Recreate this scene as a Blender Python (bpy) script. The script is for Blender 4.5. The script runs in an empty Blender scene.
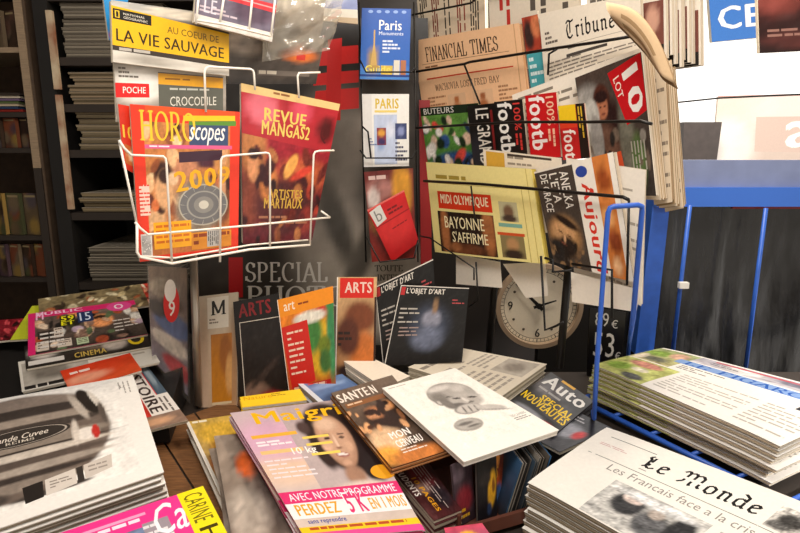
import bpy, math, random
from mathutils import Vector as V, Matrix, noise

# ---------------------------------------------------------------- camera, light, exposure
sc = bpy.context.scene
COL = sc.collection
FPX = 580.0
PITCH = math.atan(.2)
CZ = 1.45
cam_d = bpy.data.cameras.new('camera'); cam = bpy.data.objects.new('camera', cam_d); COL.objects.link(cam)
cam_d.sensor_width = 36; cam_d.lens = FPX * 36 / 800; cam_d.clip_start = .02
cam.location = (0, 0, CZ); cam.rotation_euler = (math.pi / 2 - PITCH, 0, 0)
sc.camera = cam
sc.view_settings.view_transform = 'Standard'; sc.view_settings.look = 'None'
sc.view_settings.gamma = 1; sc.view_settings.use_curve_mapping = False
sc.view_settings.exposure = 0.22

w = bpy.data.worlds.new('world'); sc.world = w; w.use_nodes = True
wn = w.node_tree; bgn = wn.nodes['Background']; bgn.inputs[1].default_value = 1
_g = wn.nodes.new('ShaderNodeTexCoord'); _d = wn.nodes.new('ShaderNodeVectorMath'); _d.operation = 'DOT_PRODUCT'; _d.inputs[1].default_value = (.68, .71, .18)
wn.links.new(_g.outputs['Generated'], _d.inputs[0])
_r = wn.nodes.new('ShaderNodeValToRGB'); wn.links.new(_d.outputs['Value'], _r.inputs[0])      # overcast sky, brightest down the street at the right
_r.color_ramp.elements[0].position = .1; _r.color_ramp.elements[0].color = (.54, .48, .41, 1)
_r.color_ramp.elements[1].position = .8; _r.color_ramp.elements[1].color = (1.7, 1.62, 1.52, 1)
wn.links.new(_r.outputs[0], bgn.inputs[0])

def area(name, loc, target, size, power, col):
    d = bpy.data.lights.new(name, 'AREA'); d.shape = 'RECTANGLE'; d.size, d.size_y = size; d.energy = power; d.color = col
    o = bpy.data.objects.new(name, d); COL.objects.link(o); o.location = loc
    o.rotation_euler = (V(target) - V(loc)).to_track_quat('-Z', 'Y').to_euler()
    return o
area('canopy_lamp', (.05, .15, 2.5), (.05, 1.15, 1.0), (1.1, .5), 26.5, (1, .94, .87))
area('clock_fill', (.55, 1.3, 2.25), (.38, 1.55, 1.2), (.3, .2), 13, (1, .88, .72))  # added out-of-view fill that brightens the clock behind the rack
sd = bpy.data.lights.new('sun', 'SUN'); sd.energy = 5.5; sd.angle = .05; sd.color = (1, .96, .9)
so = bpy.data.objects.new('sun', sd); COL.objects.link(so); so.rotation_euler = (-V((.8, -.3, .5))).to_track_quat('-Z', 'Y').to_euler()

# ---------------------------------------------------------------- helpers
def hx(h):
    h = h.lstrip('#')
    if len(h) == 3: h = ''.join(c * 2 for c in h)
    return tuple(int(h[i:i + 2], 16) / 255 for i in (0, 2, 4))
def lin(c):
    if isinstance(c, str): c = hx(c)
    return tuple(x / 12.92 if x <= .04045 else ((x + .055) / 1.055) ** 2.4 for x in c)
def mixc(a, b, t): return tuple(a[i] + (b[i] - a[i]) * t for i in range(3))

def mat(name, col, rough=.5, metal=0, spec=.5, var=0, scale=40, trans=0, alpha=1, bump=0, stretch=None, col2=None):
    m = bpy.data.materials.new(name); m.use_nodes = True
    nt = m.node_tree; b = nt.nodes['Principled BSDF']
    c = lin(col)
    b.inputs['Base Color'].default_value = (*c, 1); b.inputs['Roughness'].default_value = rough
    b.inputs['Metallic'].default_value = metal; b.inputs['Specular IOR Level'].default_value = spec
    b.inputs['Transmission Weight'].default_value = trans; b.inputs['Alpha'].default_value = alpha
    if var or col2 or bump:
        tc = nt.nodes.new('ShaderNodeTexCoord'); n = nt.nodes.new('ShaderNodeTexNoise'); n.inputs['Scale'].default_value = scale
        n.inputs['Detail'].default_value = 5
        if stretch:
            mp = nt.nodes.new('ShaderNodeMapping'); mp.inputs['Scale'].default_value = stretch
            nt.links.new(tc.outputs['Object'], mp.inputs[0]); nt.links.new(mp.outputs[0], n.inputs[0])
        else: nt.links.new(tc.outputs['Object'], n.inputs[0])
        if var or col2:
            r = nt.nodes.new('ShaderNodeValToRGB'); r.color_ramp.elements[0].position = .3; r.color_ramp.elements[1].position = .7
            lo = tuple(x * (1 - var) for x in c); hi = lin(col2) if col2 else tuple(min(1, x * (1 + var)) for x in c)
            r.color_ramp.elements[0].color = (*lo, 1); r.color_ramp.elements[1].color = (*hi, 1)
            nt.links.new(n.outputs[0], r.inputs[0]); nt.links.new(r.outputs[0], b.inputs['Base Color'])
        if bump:
            bp = nt.nodes.new('ShaderNodeBump'); bp.inputs['Strength'].default_value = bump; bp.inputs['Distance'].default_value = .004
            nt.links.new(n.outputs[0], bp.inputs['Height']); nt.links.new(bp.outputs[0], b.inputs['Normal'])
    return m
def print_mat(name, rough, spec=.4):      # ink on paper: the printed colour comes from the mesh's colour attribute
    m = bpy.data.materials.new(name); m.use_nodes = True
    nt = m.node_tree; b = nt.nodes['Principled BSDF']; a = nt.nodes.new('ShaderNodeAttribute'); a.attribute_name = 'Ink'
    n = nt.nodes.new('ShaderNodeTexNoise'); n.inputs['Scale'].default_value = 160; n.inputs['Detail'].default_value = 3
    tc = nt.nodes.new('ShaderNodeTexCoord'); nt.links.new(tc.outputs['Object'], n.inputs[0])
    mr = nt.nodes.new('ShaderNodeMapRange'); mr.inputs[3].default_value = .9; mr.inputs[4].default_value = 1.05
    nt.links.new(n.outputs[0], mr.inputs[0])
    mx = nt.nodes.new('ShaderNodeVectorMath'); mx.operation = 'SCALE'
    nt.links.new(a.outputs['Color'], mx.inputs[0]); nt.links.new(mr.outputs[0], mx.inputs['Scale'])
    nt.links.new(mx.outputs[0], b.inputs['Base Color']); b.inputs['Roughness'].default_value = rough; b.inputs['Specular IOR Level'].default_value = spec
    return m
GLOSS = print_mat('glossy_print', .32, .45); NEWS = print_mat('newsprint', .85, .15)

class MB:
    def __init__(s): s.v = []; s.f = []; s.c = []; s.m = []
    def vert(s, p): s.v.append(tuple(p)); return len(s.v) - 1
    def face(s, ids, col=None, mi=0):
        s.f.append(tuple(ids)); s.m.append(mi)
        s.c.append(col if isinstance(col, list) else [col or (.8, .8, .8)] * len(ids))
    def poly(s, pts, col=None, mi=0): s.face([s.vert(p) for p in pts], col, mi)
    def box(s, a, b, col=None, mi=0):
        (x0, y0, z0), (x1, y1, z1) = a, b
        s.hexa([(x0, y0, z0), (x1, y0, z0), (x1, y1, z0), (x0, y1, z0)], [(x0, y0, z1), (x1, y0, z1), (x1, y1, z1), (x0, y1, z1)], col, mi)
    def hexa(s, lo, hi, col=None, mi=0):
        n = len(lo); a = [s.vert(p) for p in lo]; b = [s.vert(p) for p in hi]
        s.face(a[::-1], col, mi); s.face(b, col, mi)
        for i in range(n): j = (i + 1) % n; s.face([a[i], a[j], b[j], b[i]], col, mi)
    def tube(s, pts, r, n=8, col=None, mi=0, cap=True):
        pts = [V(p) for p in pts]; rings = []; up = None
        for i, p in enumerate(pts):
            t0 = (p - pts[i - 1]).normalized() if i else None
            t1 = (pts[i + 1] - p).normalized() if i < len(pts) - 1 else None
            t = ((t0 or t1) + (t1 or t0)); t = t.normalized() if t.length > 1e-6 else (t0 or t1)
            if up is None: up = V((0, 0, 1)) if abs(t.z) < .9 else V((1, 0, 0))
            a = (up - t * up.dot(t)).normalized(); b = t.cross(a); up = a
            k = 1
            if t0 and t1: k = 1 / max(.5, math.cos(t0.angle(t1) / 2))
            rings.append([s.vert(p + (a * math.cos(q) + b * math.sin(q)) * r * (k if 0 else 1)) for q in [2 * math.pi * j / n for j in range(n)]])
        for A, B in zip(rings, rings[1:]):
            for j in range(n): s.face([A[j], A[(j + 1) % n], B[(j + 1) % n], B[j]], col, mi)
        if cap: s.face(rings[0][::-1], col, mi); s.face(rings[-1], col, mi)
    def build(s, name, mats, parent=None, base=(0, 0, 0), smooth=False, kind=None):
        me = bpy.data.meshes.new(name); b = V(base)
        me.from_pydata([tuple(V(p) - b) for p in s.v], [], s.f)
        if not isinstance(mats, (list, tuple)): mats = [mats]
        for m in mats: me.materials.append(m)
        me.polygons.foreach_set('material_index', s.m)
        if smooth: me.polygons.foreach_set('use_smooth', [True] * len(s.f))
        at = me.color_attributes.new('Ink', 'FLOAT_COLOR', 'CORNER')
        fl = []
        for cs in s.c:
            for c in cs: fl += [c[0], c[1], c[2], 1]
        at.data.foreach_set('color', fl); me.update()
        o = bpy.data.objects.new(name, me); COL.objects.link(o)
        if parent: o.parent = parent
        else: o.location = b
        if kind: o['kind'] = kind
        return o

def tag(o, label, cat, group=None):
    o['label'] = label; o['category'] = cat
    if group: o['group'] = group
    return o
def thing(name, loc, label, cat, group=None):
    o = bpy.data.objects.new(name, None); COL.objects.link(o); o.location = loc; o.empty_display_size = .03
    return tag(o, label, cat, group)
def dup(root, loc, rotz=0, label=None, name=None):
    r = root.copy(); COL.objects.link(r); r.location = loc; r.rotation_euler = (0, 0, rotz)
    if label: r['label'] = label
    for ch in list(root.children):
        c = ch.copy(); COL.objects.link(c); c.parent = r
        for g in list(ch.children):
            d = g.copy(); COL.objects.link(d); d.parent = c
    return r

# rays of the surveyed viewpoint, used to turn measured points into positions on real planes
FW = V((0, math.cos(PITCH), -math.sin(PITCH))); UP = V((0, math.sin(PITCH), math.cos(PITCH))); EYE = V((0, 0, CZ))
def ray(x, y): return FW + UP * ((266.5 - y) / FPX) + V((1, 0, 0)) * ((x - 400) / FPX)
class Plane:
    def __init__(s, p, n): s.p = V(p); s.n = V(n).normalized()
    def at(s, x, y): d = ray(x, y); return EYE + d * ((s.p - EYE).dot(s.n) / d.dot(s.n))
    def off(s, k): return Plane(s.p + s.n * k, s.n)
    def q(s, *pts): return [s.at(*p) for p in pts]
def slope(a, k=.15, kx=0, x0=0): return Plane((x0, 1, a), (-kx, -k, 1))   # z = a + k*(y-1) + kx*(x-x0)
def facing(y, lean=0, yaw=0):                                    # upright plane seen from the front
    return Plane((0, y, 1), (math.sin(yaw), -math.cos(yaw), lean))

# ---------------------------------------------------------------- lettering
_tc = {}
def glyphs(txt, style):
    k = (txt, style)
    if k in _tc: return _tc[k]
    if style in 'sg': r = nib_text(txt, style); nv_ = -1
    else:
        cu = bpy.data.curves.new('t', 'FONT'); cu.body = txt; cu.resolution_u = 2
        cu.space_character = {'b': 1.04, 'r': 1, 'i': 1, 'k': 1.1}[style]
        if style == 'i': cu.shear = .3
        o = bpy.data.objects.new('t', cu); COL.objects.link(o)
        me = bpy.data.meshes.new_from_object(o.evaluated_get(bpy.context.evaluated_depsgraph_get()))
        bpy.data.objects.remove(o)
        r = [[(me.vertices[i].co.x + dx, me.vertices[i].co.y + dy) for i in p.vertices] for p, (dx, dy) in [(p, d) for d in {'b': [(-.012, 0), (.012, 0)], 'r': [(0, 0)], 'i': [(-.01, 0), (.01, 0)], 'k': [(-.03, -.008), (-.01, .008), (.01, -.008), (.03, .008)]}[style] for p in me.polygons]]; nv_ = {'b': 2, 'r': 1, 'i': 2, 'k': 4}[style]
        bpy.data.meshes.remove(me); bpy.data.curves.remove(cu)
    xs = [p[0] for f in r for p in f]; ys = [p[1] for f in r for p in f]
    x0, x1, y0, y1 = min(xs), max(xs), min(ys), max(ys)
    r = [[((p[0] - x0) / (x1 - x0), (p[1] - y0) / (y1 - y0)) for p in f] for f in r]
    m_ = len(r) // nv_ if nv_ > 0 else 0
    r = [(f, (i // m_ if m_ else i % 5)) for i, f in enumerate(r)]
    _tc[k] = r; return r
def arc(cx, cy, rx, ry, a0, a1, n=8): return [(cx + rx * math.cos(math.radians(a0 + (a1 - a0) * i / n)), cy + ry * math.sin(math.radians(a0 + (a1 - a0) * i / n))) for i in range(n + 1)]
def sf(x, y, w=.13): return [(x - w, y), (x + w, y)]
SERIF = {
 'A': (.75, [[(.05, 0), (.37, 1)], [(.37, 1), (.7, 0)], [(.18, .36), (.56, .36)], sf(.05, 0), sf(.7, 0)]),
 'B': (.65, [[(.12, 0), (.12, 1)], [(.12, 1), (.35, 1)] + arc(.35, .76, .2, .24, 90, -90) + [(.12, .52)], [(.35, .52)] + arc(.37, .26, .25, .26, 90, -90) + [(.12, 0)]]),
 'C': (.72, [arc(.4, .5, .34, .5, 50, 310, 14), [(.63, .98), (.63, .68)]]),
 'D': (.75, [[(.12, 0), (.12, 1)], [(.12, 1)] + arc(.3, .5, .38, .5, 90, -90, 10) + [(.12, 0)], sf(.1, 0, .1), sf(.1, 1, .1)]),
 'E': (.65, [[(.13, 0), (.13, 1)], [(.03, 1), (.55, 1), (.55, .8)], [(.13, .52), (.42, .52)], [(.03, 0), (.58, 0), (.58, .22)]]),
 'F': (.6, [[(.13, 0), (.13, 1)], [(.03, 1), (.55, 1), (.55, .8)], [(.13, .52), (.42, .52)], sf(.13, 0)]),
 'G': (.76, [arc(.4, .5, .34, .5, 50, 330, 14), [(.66, .05), (.66, .42)], sf(.64, .42, .12), [(.63, .98), (.63, .7)]]),
 'H': (.8, [[(.13, 0), (.13, 1)], [(.65, 0), (.65, 1)], [(.13, .5), (.65, .5)], sf(.13, 0), sf(.13, 1), sf(.65, 0), sf(.65, 1)]),
 'I': (.35, [[(.17, 0), (.17, 1)], sf(.17, 0), sf(.17, 1)]),
 'L': (.6, [[(.13, 0), (.13, 1)], [(.03, 0), (.55, 0), (.55, .25)], sf(.13, 1)]),
 'M': (.95, [[(.13, 0), (.13, 1)], [(.13, 1), (.46, .08)], [(.46, .08), (.8, 1)], [(.8, 1), (.8, 0)], sf(.13, 0), sf(.8, 0)]),
 'N': (.8, [[(.12, 0), (.12, 1)], [(.12, 1), (.66, 0)], [(.66, 0), (.66, 1)], sf(.12, 0), sf(.66, 1)]),
 'O': (.8, [arc(.4, .5, .36, .5, 0, 360, 18)]),
 'P': (.65, [[(.13, 0), (.13, 1)], [(.03, 1), (.33, 1)] + arc(.33, .75, .24, .25, 90, -90) + [(.13, .5)], sf(.13, 0)]),
 'R': (.72, [[(.13, 0), (.13, 1)], [(.03, 1), (.33, 1)] + arc(.33, .75, .22, .25, 90, -90) + [(.13, .5)], [(.33, .5), (.64, 0)], sf(.13, 0), sf(.66, 0, .08)]),
 'S': (.6, [arc(.3, .75, .22, .25, 30, 270, 8) + arc(.3, .25, .25, .25, 90, -150, 8), [(.5, .95), (.5, .75)], [(.05, .05), (.05, .28)]]),
 'T': (.7, [[(.35, 0), (.35, 1)], [(.03, .78), (.03, 1), (.67, 1), (.67, .78)], sf(.35, 0)]),
 'U': (.78, [[(.13, 1), (.13, .3)] + arc(.38, .3, .25, .3, 180, 360, 8) + [(.63, 1)], sf(.13, 1), sf(.63, 1)]),
 'V': (.75, [[(.05, 1), (.38, 0)], [(.38, 0), (.7, 1)], sf(.05, 1), sf(.7, 1)]),
 'W': (1.0, [[(.05, 1), (.28, 0)], [(.28, 0), (.5, .9)], [(.5, .9), (.72, 0)], [(.72, 0), (.95, 1)]]),
 'Y': (.75, [[(.05, 1), (.37, .45)], [(.7, 1), (.37, .45)], [(.37, .45), (.37, 0)], sf(.37, 0)]),
 ' ': (.4, []),
}
GOTH = {
 'L': (.7, [[(.2, 1), (.08, .85), (.2, .7), (.22, .15), (.1, .02)], [(.22, .15), (.4, .0), (.62, .16)], [(.32, .9), (.32, .2)]]),
 'M': (1.15, [[(.05, .8), (.2, 1), (.3, .85), (.28, .2), (.1, 0)], [(.3, .85), (.5, 1), (.6, .85), (.6, .1), (.66, 0)], [(.6, .85), (.8, 1), (.95, .82), (.95, .15), (1.06, .05)]]),
 'T': (.8, [[(.05, .85), (.25, 1), (.5, .9), (.72, 1)], [(.2, .78), (.1, .5), (.2, .1), (.4, 0), (.62, .16)], [(.4, .88), (.4, .3)]]),
 'e': (.52, [[(.28, .62), (.1, .5), (.1, .12), (.25, 0), (.44, .12)], [(.28, .62), (.42, .48), (.12, .3)]]),
 'o': (.55, [[(.26, .64), (.1, .5), (.1, .14), (.26, 0), (.44, .14), (.44, .5), (.26, .64)]]),
 'n': (.62, [[(.06, .54), (.16, .64), (.16, .06), (.24, 0)], [(.16, .52), (.34, .64), (.44, .52), (.44, .08), (.54, .02)]]),
 'd': (.6, [[(.42, .52), (.28, .62), (.1, .48), (.1, .14), (.25, 0), (.43, .14)], [(.2, .98), (.44, .8), (.44, .08), (.54, 0)]]),
 'r': (.42, [[(.06, .54), (.16, .64), (.16, .06), (.26, 0)], [(.16, .52), (.28, .64), (.38, .54)]]),
 'i': (.32, [[(.06, .54), (.16, .64), (.16, .08), (.26, 0)], [(.1, .84), (.2, .9)]]),
 'b': (.58, [[(.14, .98), (.14, .12), (.28, 0), (.45, .14), (.45, .5), (.32, .64), (.14, .5)]]),
 'u': (.6, [[(.06, .56), (.14, .64), (.14, .14), (.26, 0), (.42, .14)], [(.42, .64), (.42, .1), (.54, 0)]]),
 ' ': (.35, []),
}
def nib_text(txt, style):
    tab, ang, wd, mn = (SERIF, 12, .15, .035) if style == 's' else (GOTH, 36, .14, .05)
    nv = (math.cos(math.radians(ang)) * wd / 2, math.sin(math.radians(ang)) * wd / 2)
    x = 0; out = []
    for ch in txt:
        adv, st = tab.get(ch, tab.get(ch.upper(), tab[' ']))
        for pl in st:
            for (ax, ay), (bx, by) in zip(pl, pl[1:]):
                for k in (1, 0):
                    n = nv if k else ((lambda l: (-(by - ay) / l * mn, (bx - ax) / l * mn))(math.hypot(bx - ax, by - ay) or 1))
                    q = [(x + ax - n[0], ay - n[1]), (x + ax + n[0], ay + n[1]), (x + bx + n[0], by + n[1]), (x + bx - n[0], by - n[1])]
                    a = sum(q[i][0] * q[(i + 1) % 4][1] - q[(i + 1) % 4][0] * q[i][1] for i in range(4))
                    if abs(a) > 1e-5: out.append(q if a > 0 else q[::-1])
        x += adv + (.1 if style == 's' else .05)
    return out

# ---------------------------------------------------------------- a printed sheet: u to the right, v downwards, as one reads it
LAY = .000016
class Sheet:
    def __init__(s, q, bend=None):
        s.q = [V(p) for p in q]; TL, TR, BR, BL = s.q
        s.n = (BL - TL).cross(TR - TL).normalized(); s.bend = bend; s.mb = MB(); s.h = 0; s.rnd = random.Random(7)
        s.W = ((TR - TL).length + (BR - BL).length) / 2; s.H = ((BL - TL).length + (BR - TR).length) / 2
    def at(s, u, v, h=0):
        TL, TR, BR, BL = s.q
        p = (TL * (1 - u) + TR * u) * (1 - v) + (BL * (1 - u) + BR * u) * v
        if s.bend: h = h + s.bend(u, v)
        return p + s.n * h
    def up(s): s.h += LAY
    def grid(s, quad, nx, ny, fn):
        s.up(); a, b, c, d = quad; ids = []; cs = []
        for j in range(ny + 1):
            for i in range(nx + 1):
                x, y = i / nx, j / ny
                u = (a[0] * (1 - x) + b[0] * x) * (1 - y) + (d[0] * (1 - x) + c[0] * x) * y
                v = (a[1] * (1 - x) + b[1] * x) * (1 - y) + (d[1] * (1 - x) + c[1] * x) * y
                ids.append(s.mb.vert(s.at(u, v, s.h))); cs.append(fn(x, y))
        for j in range(ny):
            for i in range(nx):
                k = j * (nx + 1) + i; f = [k + nx + 1, k + nx + 2, k + 1, k]
                s.mb.face([ids[t] for t in f], [cs[t] for t in f])
    def R(s, u0, v0, u1, v1, col):
        c = lin(col); n = (max(1, round((u1 - u0) * 12)), max(1, round((v1 - v0) * 12))) if s.bend else (1, 1)
        s.grid([(u0, v0), (u1, v0), (u1, v1), (u0, v1)], n[0], n[1], lambda x, y: c)
    def Q(s, quad, col):
        c = lin(col); n = 8 if s.bend else 1
        s.grid(quad, n, n, lambda x, y: c)
    def E(s, cx, cy, rx, ry, col, n=28, r0=0):
        s.up(); c = lin(col)
        ring = lambda k: [s.mb.vert(s.at(cx + rx * k * math.cos(2 * math.pi * i / n), cy + ry * k * math.sin(2 * math.pi * i / n), s.h)) for i in range(n)]
        ks = [1, .66, .33] if (s.bend and not r0) else ([1, r0] if r0 else [1])
        rs = [ring(k) for k in ks]
        for A, B in zip(rs, rs[1:]):
            for i in range(n): s.mb.face([A[i], B[i], B[(i + 1) % n], A[(i + 1) % n]][::1], c)
        if not r0: s.mb.face(rs[-1][::-1], c)
    def P(s, pts, col):
        s.up(); s.mb.poly([s.at(u, v, s.h) for u, v in pts], lin(col))
    def T(s, txt, u0, v0, u1, v1, col, st='b', rot=0, quad=None):
        s.up(); c = lin(col)
        if not quad:
            quad = {0: [(u0, v0), (u1, v0), (u1, v1), (u0, v1)], 90: [(u1, v0), (u1, v1), (u0, v1), (u0, v0)], -90: [(u0, v1), (u0, v0), (u1, v0), (u1, v1)]}[rot]
        a, b, cc, d = quad
        for f, lv in glyphs(txt, st):
            pts = []
            for x, y in f:
                y = 1 - y
                u = (a[0] * (1 - x) + b[0] * x) * (1 - y) + (d[0] * (1 - x) + cc[0] * x) * y
                v = (a[1] * (1 - x) + b[1] * x) * (1 - y) + (d[1] * (1 - x) + cc[1] * x) * y
                pts.append(s.at(u, v, s.h + lv * .000003))
            s.mb.poly(pts, c)
    def L(s, u0, v0, u1, v1, n, col, fill=.5, words=5, vert=False):      # lines of small type too small to read
        s.up(); c = lin(col)
        for j in range(n):
            y0 = v0 + (v1 - v0) * j / n; y1 = y0 + (v1 - v0) / n * fill; x = u0
            if vert: y0 = u0 + (u1 - u0) * j / n; y1 = y0 + (u1 - u0) / n * fill; x = v0
            end = v1 if vert else u1; a0 = v0 if vert else u0
            while x < end:
                wd = (end - a0) / words * s.rnd.uniform(.5, 1.4); e = min(end, x + wd * .86)
                q = [(x, y0), (e, y0), (e, y1), (x, y1)]
                if vert: q = [(b, a) for a, b in q][::-1]
                s.mb.poly([s.at(u, v, s.h) for u, v in q][::-1], c); x += wd
                if s.rnd.random() < .12: break
    def PH(s, u0, v0, u1, v1, base, blobs=(), nx=36, ny=36, ns=.0, nsc=6, quad=None, seed=0):   # a printed picture: soft and hard patches of ink
        B = []
        for b in blobs:
            cx, cy, rx, ry, col = b[:5]; soft = b[5] if len(b) > 5 else .3; rot = math.radians(b[6]) if len(b) > 6 else 0
            B.append((cx, cy, rx, ry, lin(col), soft, math.cos(rot), math.sin(rot)))
        top, bot = (lin(base[0]), lin(base[1])) if isinstance(base, tuple) else (lin(base), lin(base))
        def fn(x, y):
            c = mixc(top, bot, y)
            for cx, cy, rx, ry, col, soft, cr, sr in B:
                dx, dy = x - cx, y - cy; d = math.hypot((dx * cr + dy * sr) / rx, (-dx * sr + dy * cr) / ry)
                t = (1 + soft - d) / (2 * soft) if soft else (1 if d < 1 else 0); t = max(0, min(1, t))
                if t: c = mixc(c, col, t * t * (3 - 2 * t))
            if ns:
                k = 1 + ns * noise.noise((x * nsc + seed, y * nsc, seed * .7)) + ns * .6 * noise.noise((x * nsc * 3, y * nsc * 3 + seed, 1))
                c = tuple(max(0, min(1, a * k)) for a in c)
                e_ = ns * .9 * noise.noise((x * nsc * 5 + seed, y * nsc * 6, 4)); c = tuple(max(0, min(1, a * (1 + e_) + max(0, e_) * .05)) for a in c)
            return c
        s.grid(quad or [(u0, v0), (u1, v0), (u1, v1), (u0, v1)], nx, ny, fn)

def rb(seed, n, cols, s0, s1, x0=0, y0=0, x1=1, y1=1, soft=.2):     # many small patches for a busy printed picture
    r = random.Random(seed)
    return [(r.uniform(x0, x1), r.uniform(y0, y1), r.uniform(s0, s1), r.uniform(s0, s1) * 1.3, r.choice(cols), soft, r.randrange(-60, 60)) for _ in range(n)]
def slab(mb, sh, h1, h0, n, col, ju=0, jv=0, inset=0, mi=0, split=None):       # a leaf between two heights of a sheet, following its bend
    ids = []
    for h in (h1, h0):
        ids.append([[mb.vert(sh.at(inset + ju + (1 - 2 * inset) * i / n, inset + jv + (1 - 2 * inset) * j / n, h)) for i in range(n + 1)] for j in range(n + 1)])
    A, B = ids
    for j in range(n):
        for i in range(n):
            mb.face([A[j + 1][i], A[j + 1][i + 1], A[j][i + 1], A[j][i]], col, mi); mb.face([B[j][i], B[j][i + 1], B[j + 1][i + 1], B[j + 1][i]], col, mi)
    for k in range(n):
        mb.face([A[0][k], A[0][k + 1], B[0][k + 1], B[0][k]], col, mi); mb.face([A[n][k + 1], A[n][k], B[n][k], B[n][k + 1]], split[0] if split and k < n * split[1] else col, mi)
        mb.face([A[k + 1][0], A[k][0], B[k][0], B[k + 1][0]], col, mi); mb.face([A[k][n], A[k + 1][n], B[k + 1][n], B[k][n]], col, mi)

PGC = ['e6dccb', 'cfc4b1', 'ded3c0', 'bfb3a0']
def printed(name, q, th, design, label, cat, group=None, base='eee', leaves=3, news=False, bend=None, pages=PGC, jit=.006, spine=None, cover_name=None, split=None, rag=None):
    """a magazine or a newspaper: leaves of paper under a printed front"""
    sh = Sheet(q, bend); c = (sh.q[0] + sh.q[1] + sh.q[2] + sh.q[3]) / 4 - sh.n * th
    root = thing(name, c, label, cat, group)
    rnd = random.Random(sum(map(ord, label))); n = 8 if bend else 1; jit = rag or jit
    pb = MB(); t0 = .0008; lt = (th - t0) / leaves
    for k in range(leaves):
        j = jit if news else jit * .4
        slab(pb, sh, -t0 - lt * k - lt * .06, -t0 - lt * (k + 1) + lt * .02, n, lin(pages[k % len(pages)]), rnd.uniform(-j, j), rnd.uniform(-j, j), .004 + rnd.uniform(0, .004), 0, (lin(split[0][k % len(split[0])]), split[1]) if split else None)
    pb.build('pages', NEWS, root, c)
    slab(sh.mb, sh, 0, -t0, n, lin(base))
    if spine: slab(sh.mb, _sub(sh, -.004, .006), 0, -th, 1, lin(spine))
    sh.h = .0001; design(sh)
    sh.mb.build(cover_name or ('front_page' if news else 'cover'), NEWS if news else GLOSS, root, c)
    return root, sh
def _sub(sh, u0, u1):
    return Sheet([sh.at(u0, 0), sh.at(u1, 0), sh.at(u1, 1), sh.at(u0, 1)])
def settle(o, sh, down, r, jit, rot):      # shift and turn a copy within the plane of its pile
    ax = (sh.q[1] - sh.q[0]).normalized(); ay = sh.n.cross(ax)
    o.location = o.location - sh.n * down + ax * r.uniform(-jit, jit) + ay * r.uniform(-jit, jit)
    o.rotation_euler = Matrix.Rotation(r.uniform(-rot, rot), 3, sh.n).to_euler()
def pile(root, sh, th, n, label, jit=.006, rot=.02, seed=1, gap=.0012, name=None):   # more copies below the first
    r = random.Random(seed)
    for k in range(1, n + 1):
        o = dup(root, root.location.copy(), 0, label(k) if callable(label) else label)
        settle(o, sh, (th + gap) * k, r, jit, rot)
def ordinal(k): return ['', 'first', 'second', 'third', 'fourth', 'fifth', 'sixth', 'seventh', 'eighth', 'ninth', 'tenth', 'eleventh', 'twelfth', 'thirteenth', 'fourteenth', 'fifteenth'][k]
def struct(mb, name, m, smooth=False): return mb.build(name, m, None, (0, 0, 0), smooth, 'structure')

# ---------------------------------------------------------------- materials
WALLD = mat('dark_panel', '1c1512', .7, var=.3, scale=9)
BLACKM = mat('black_metal', '17130f', .45, .3)
WHITEW = mat('white_wire', 'efe8dc', .35)
BLUEM = mat('blue_paint', '2f5fc0', .4, var=.12, scale=30)
BLUEB = mat('blue_beam', '3a6fd0', .35)
STEEL = mat('brushed_post', 'b9aea0', .3, .7)
WOODB = mat('counter_boards', '7a5230', .6, var=.35, scale=12, stretch=(3, 30, 3), bump=.2)
SHELFW = mat('shelf_wood', '8f7a62', .6, var=.2, scale=14, stretch=(2, 20, 20))
SHELFD = mat('shelf_dark', '2b221b', .6)
ACRY = mat('acrylic', 'e8e4dc', .08, trans=.9, alpha=.22)
GLASSD = mat('dark_glass', '1b1d21', .12, spec=.6)
FILM = mat('wrinkled_film', '171718', .22, spec=.7, var=.5, scale=7, stretch=(6, 6, 1.2), bump=.6, col2='2f2f31')  # grey streaks in the colour stand in for reflections
WHITEP = mat('white_paint', 'f4f1ea', .6)
PAVE = mat('pavement', '8d8a84', .8, var=.15, scale=20)
BOXM = mat('brown_box', '5a2f20', .6, var=.15)
RISER = mat('black_board', '15110e', .6)
PLAST = mat('clear_wrap', 'd8cfc0', .12, trans=.6, alpha=.55, bump=1, scale=22)
CEILM = mat('canopy_cloth', '8a7a66', .8)
REDM = mat('red_paint', '8e1216', .5)

# ---------------------------------------------------------------- setting
m = MB(); m.box((-4, -2, -.05), (6, 6, 0)); struct(m, 'floor', PAVE)
m = MB(); m.box((-1.9, 2.15, 0), (.62, 2.2, 2.6)); struct(m, 'wall_back', WALLD)
m = MB(); m.box((-1.95, -.9, 0), (-1.9, 2.2, 2.6)); struct(m, 'wall_left', WALLD)  # unseen side wall, run forward to shade the left shelving
m = MB(); m.box((-1.95, -.9, 2.6), (3.4, 1.3, 2.65)); m.box((-1.95, 1.3, 2.6), (1.0, 2.2, 2.65)); struct(m, 'ceiling', CEILM)  # unseen roof, its front piece widened to keep the sun off the counter
m = MB(); m.box((.42, 1.68, 0), (1.9, 1.72, 1.27)); struct(m, 'wall_right', RISER)

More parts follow.
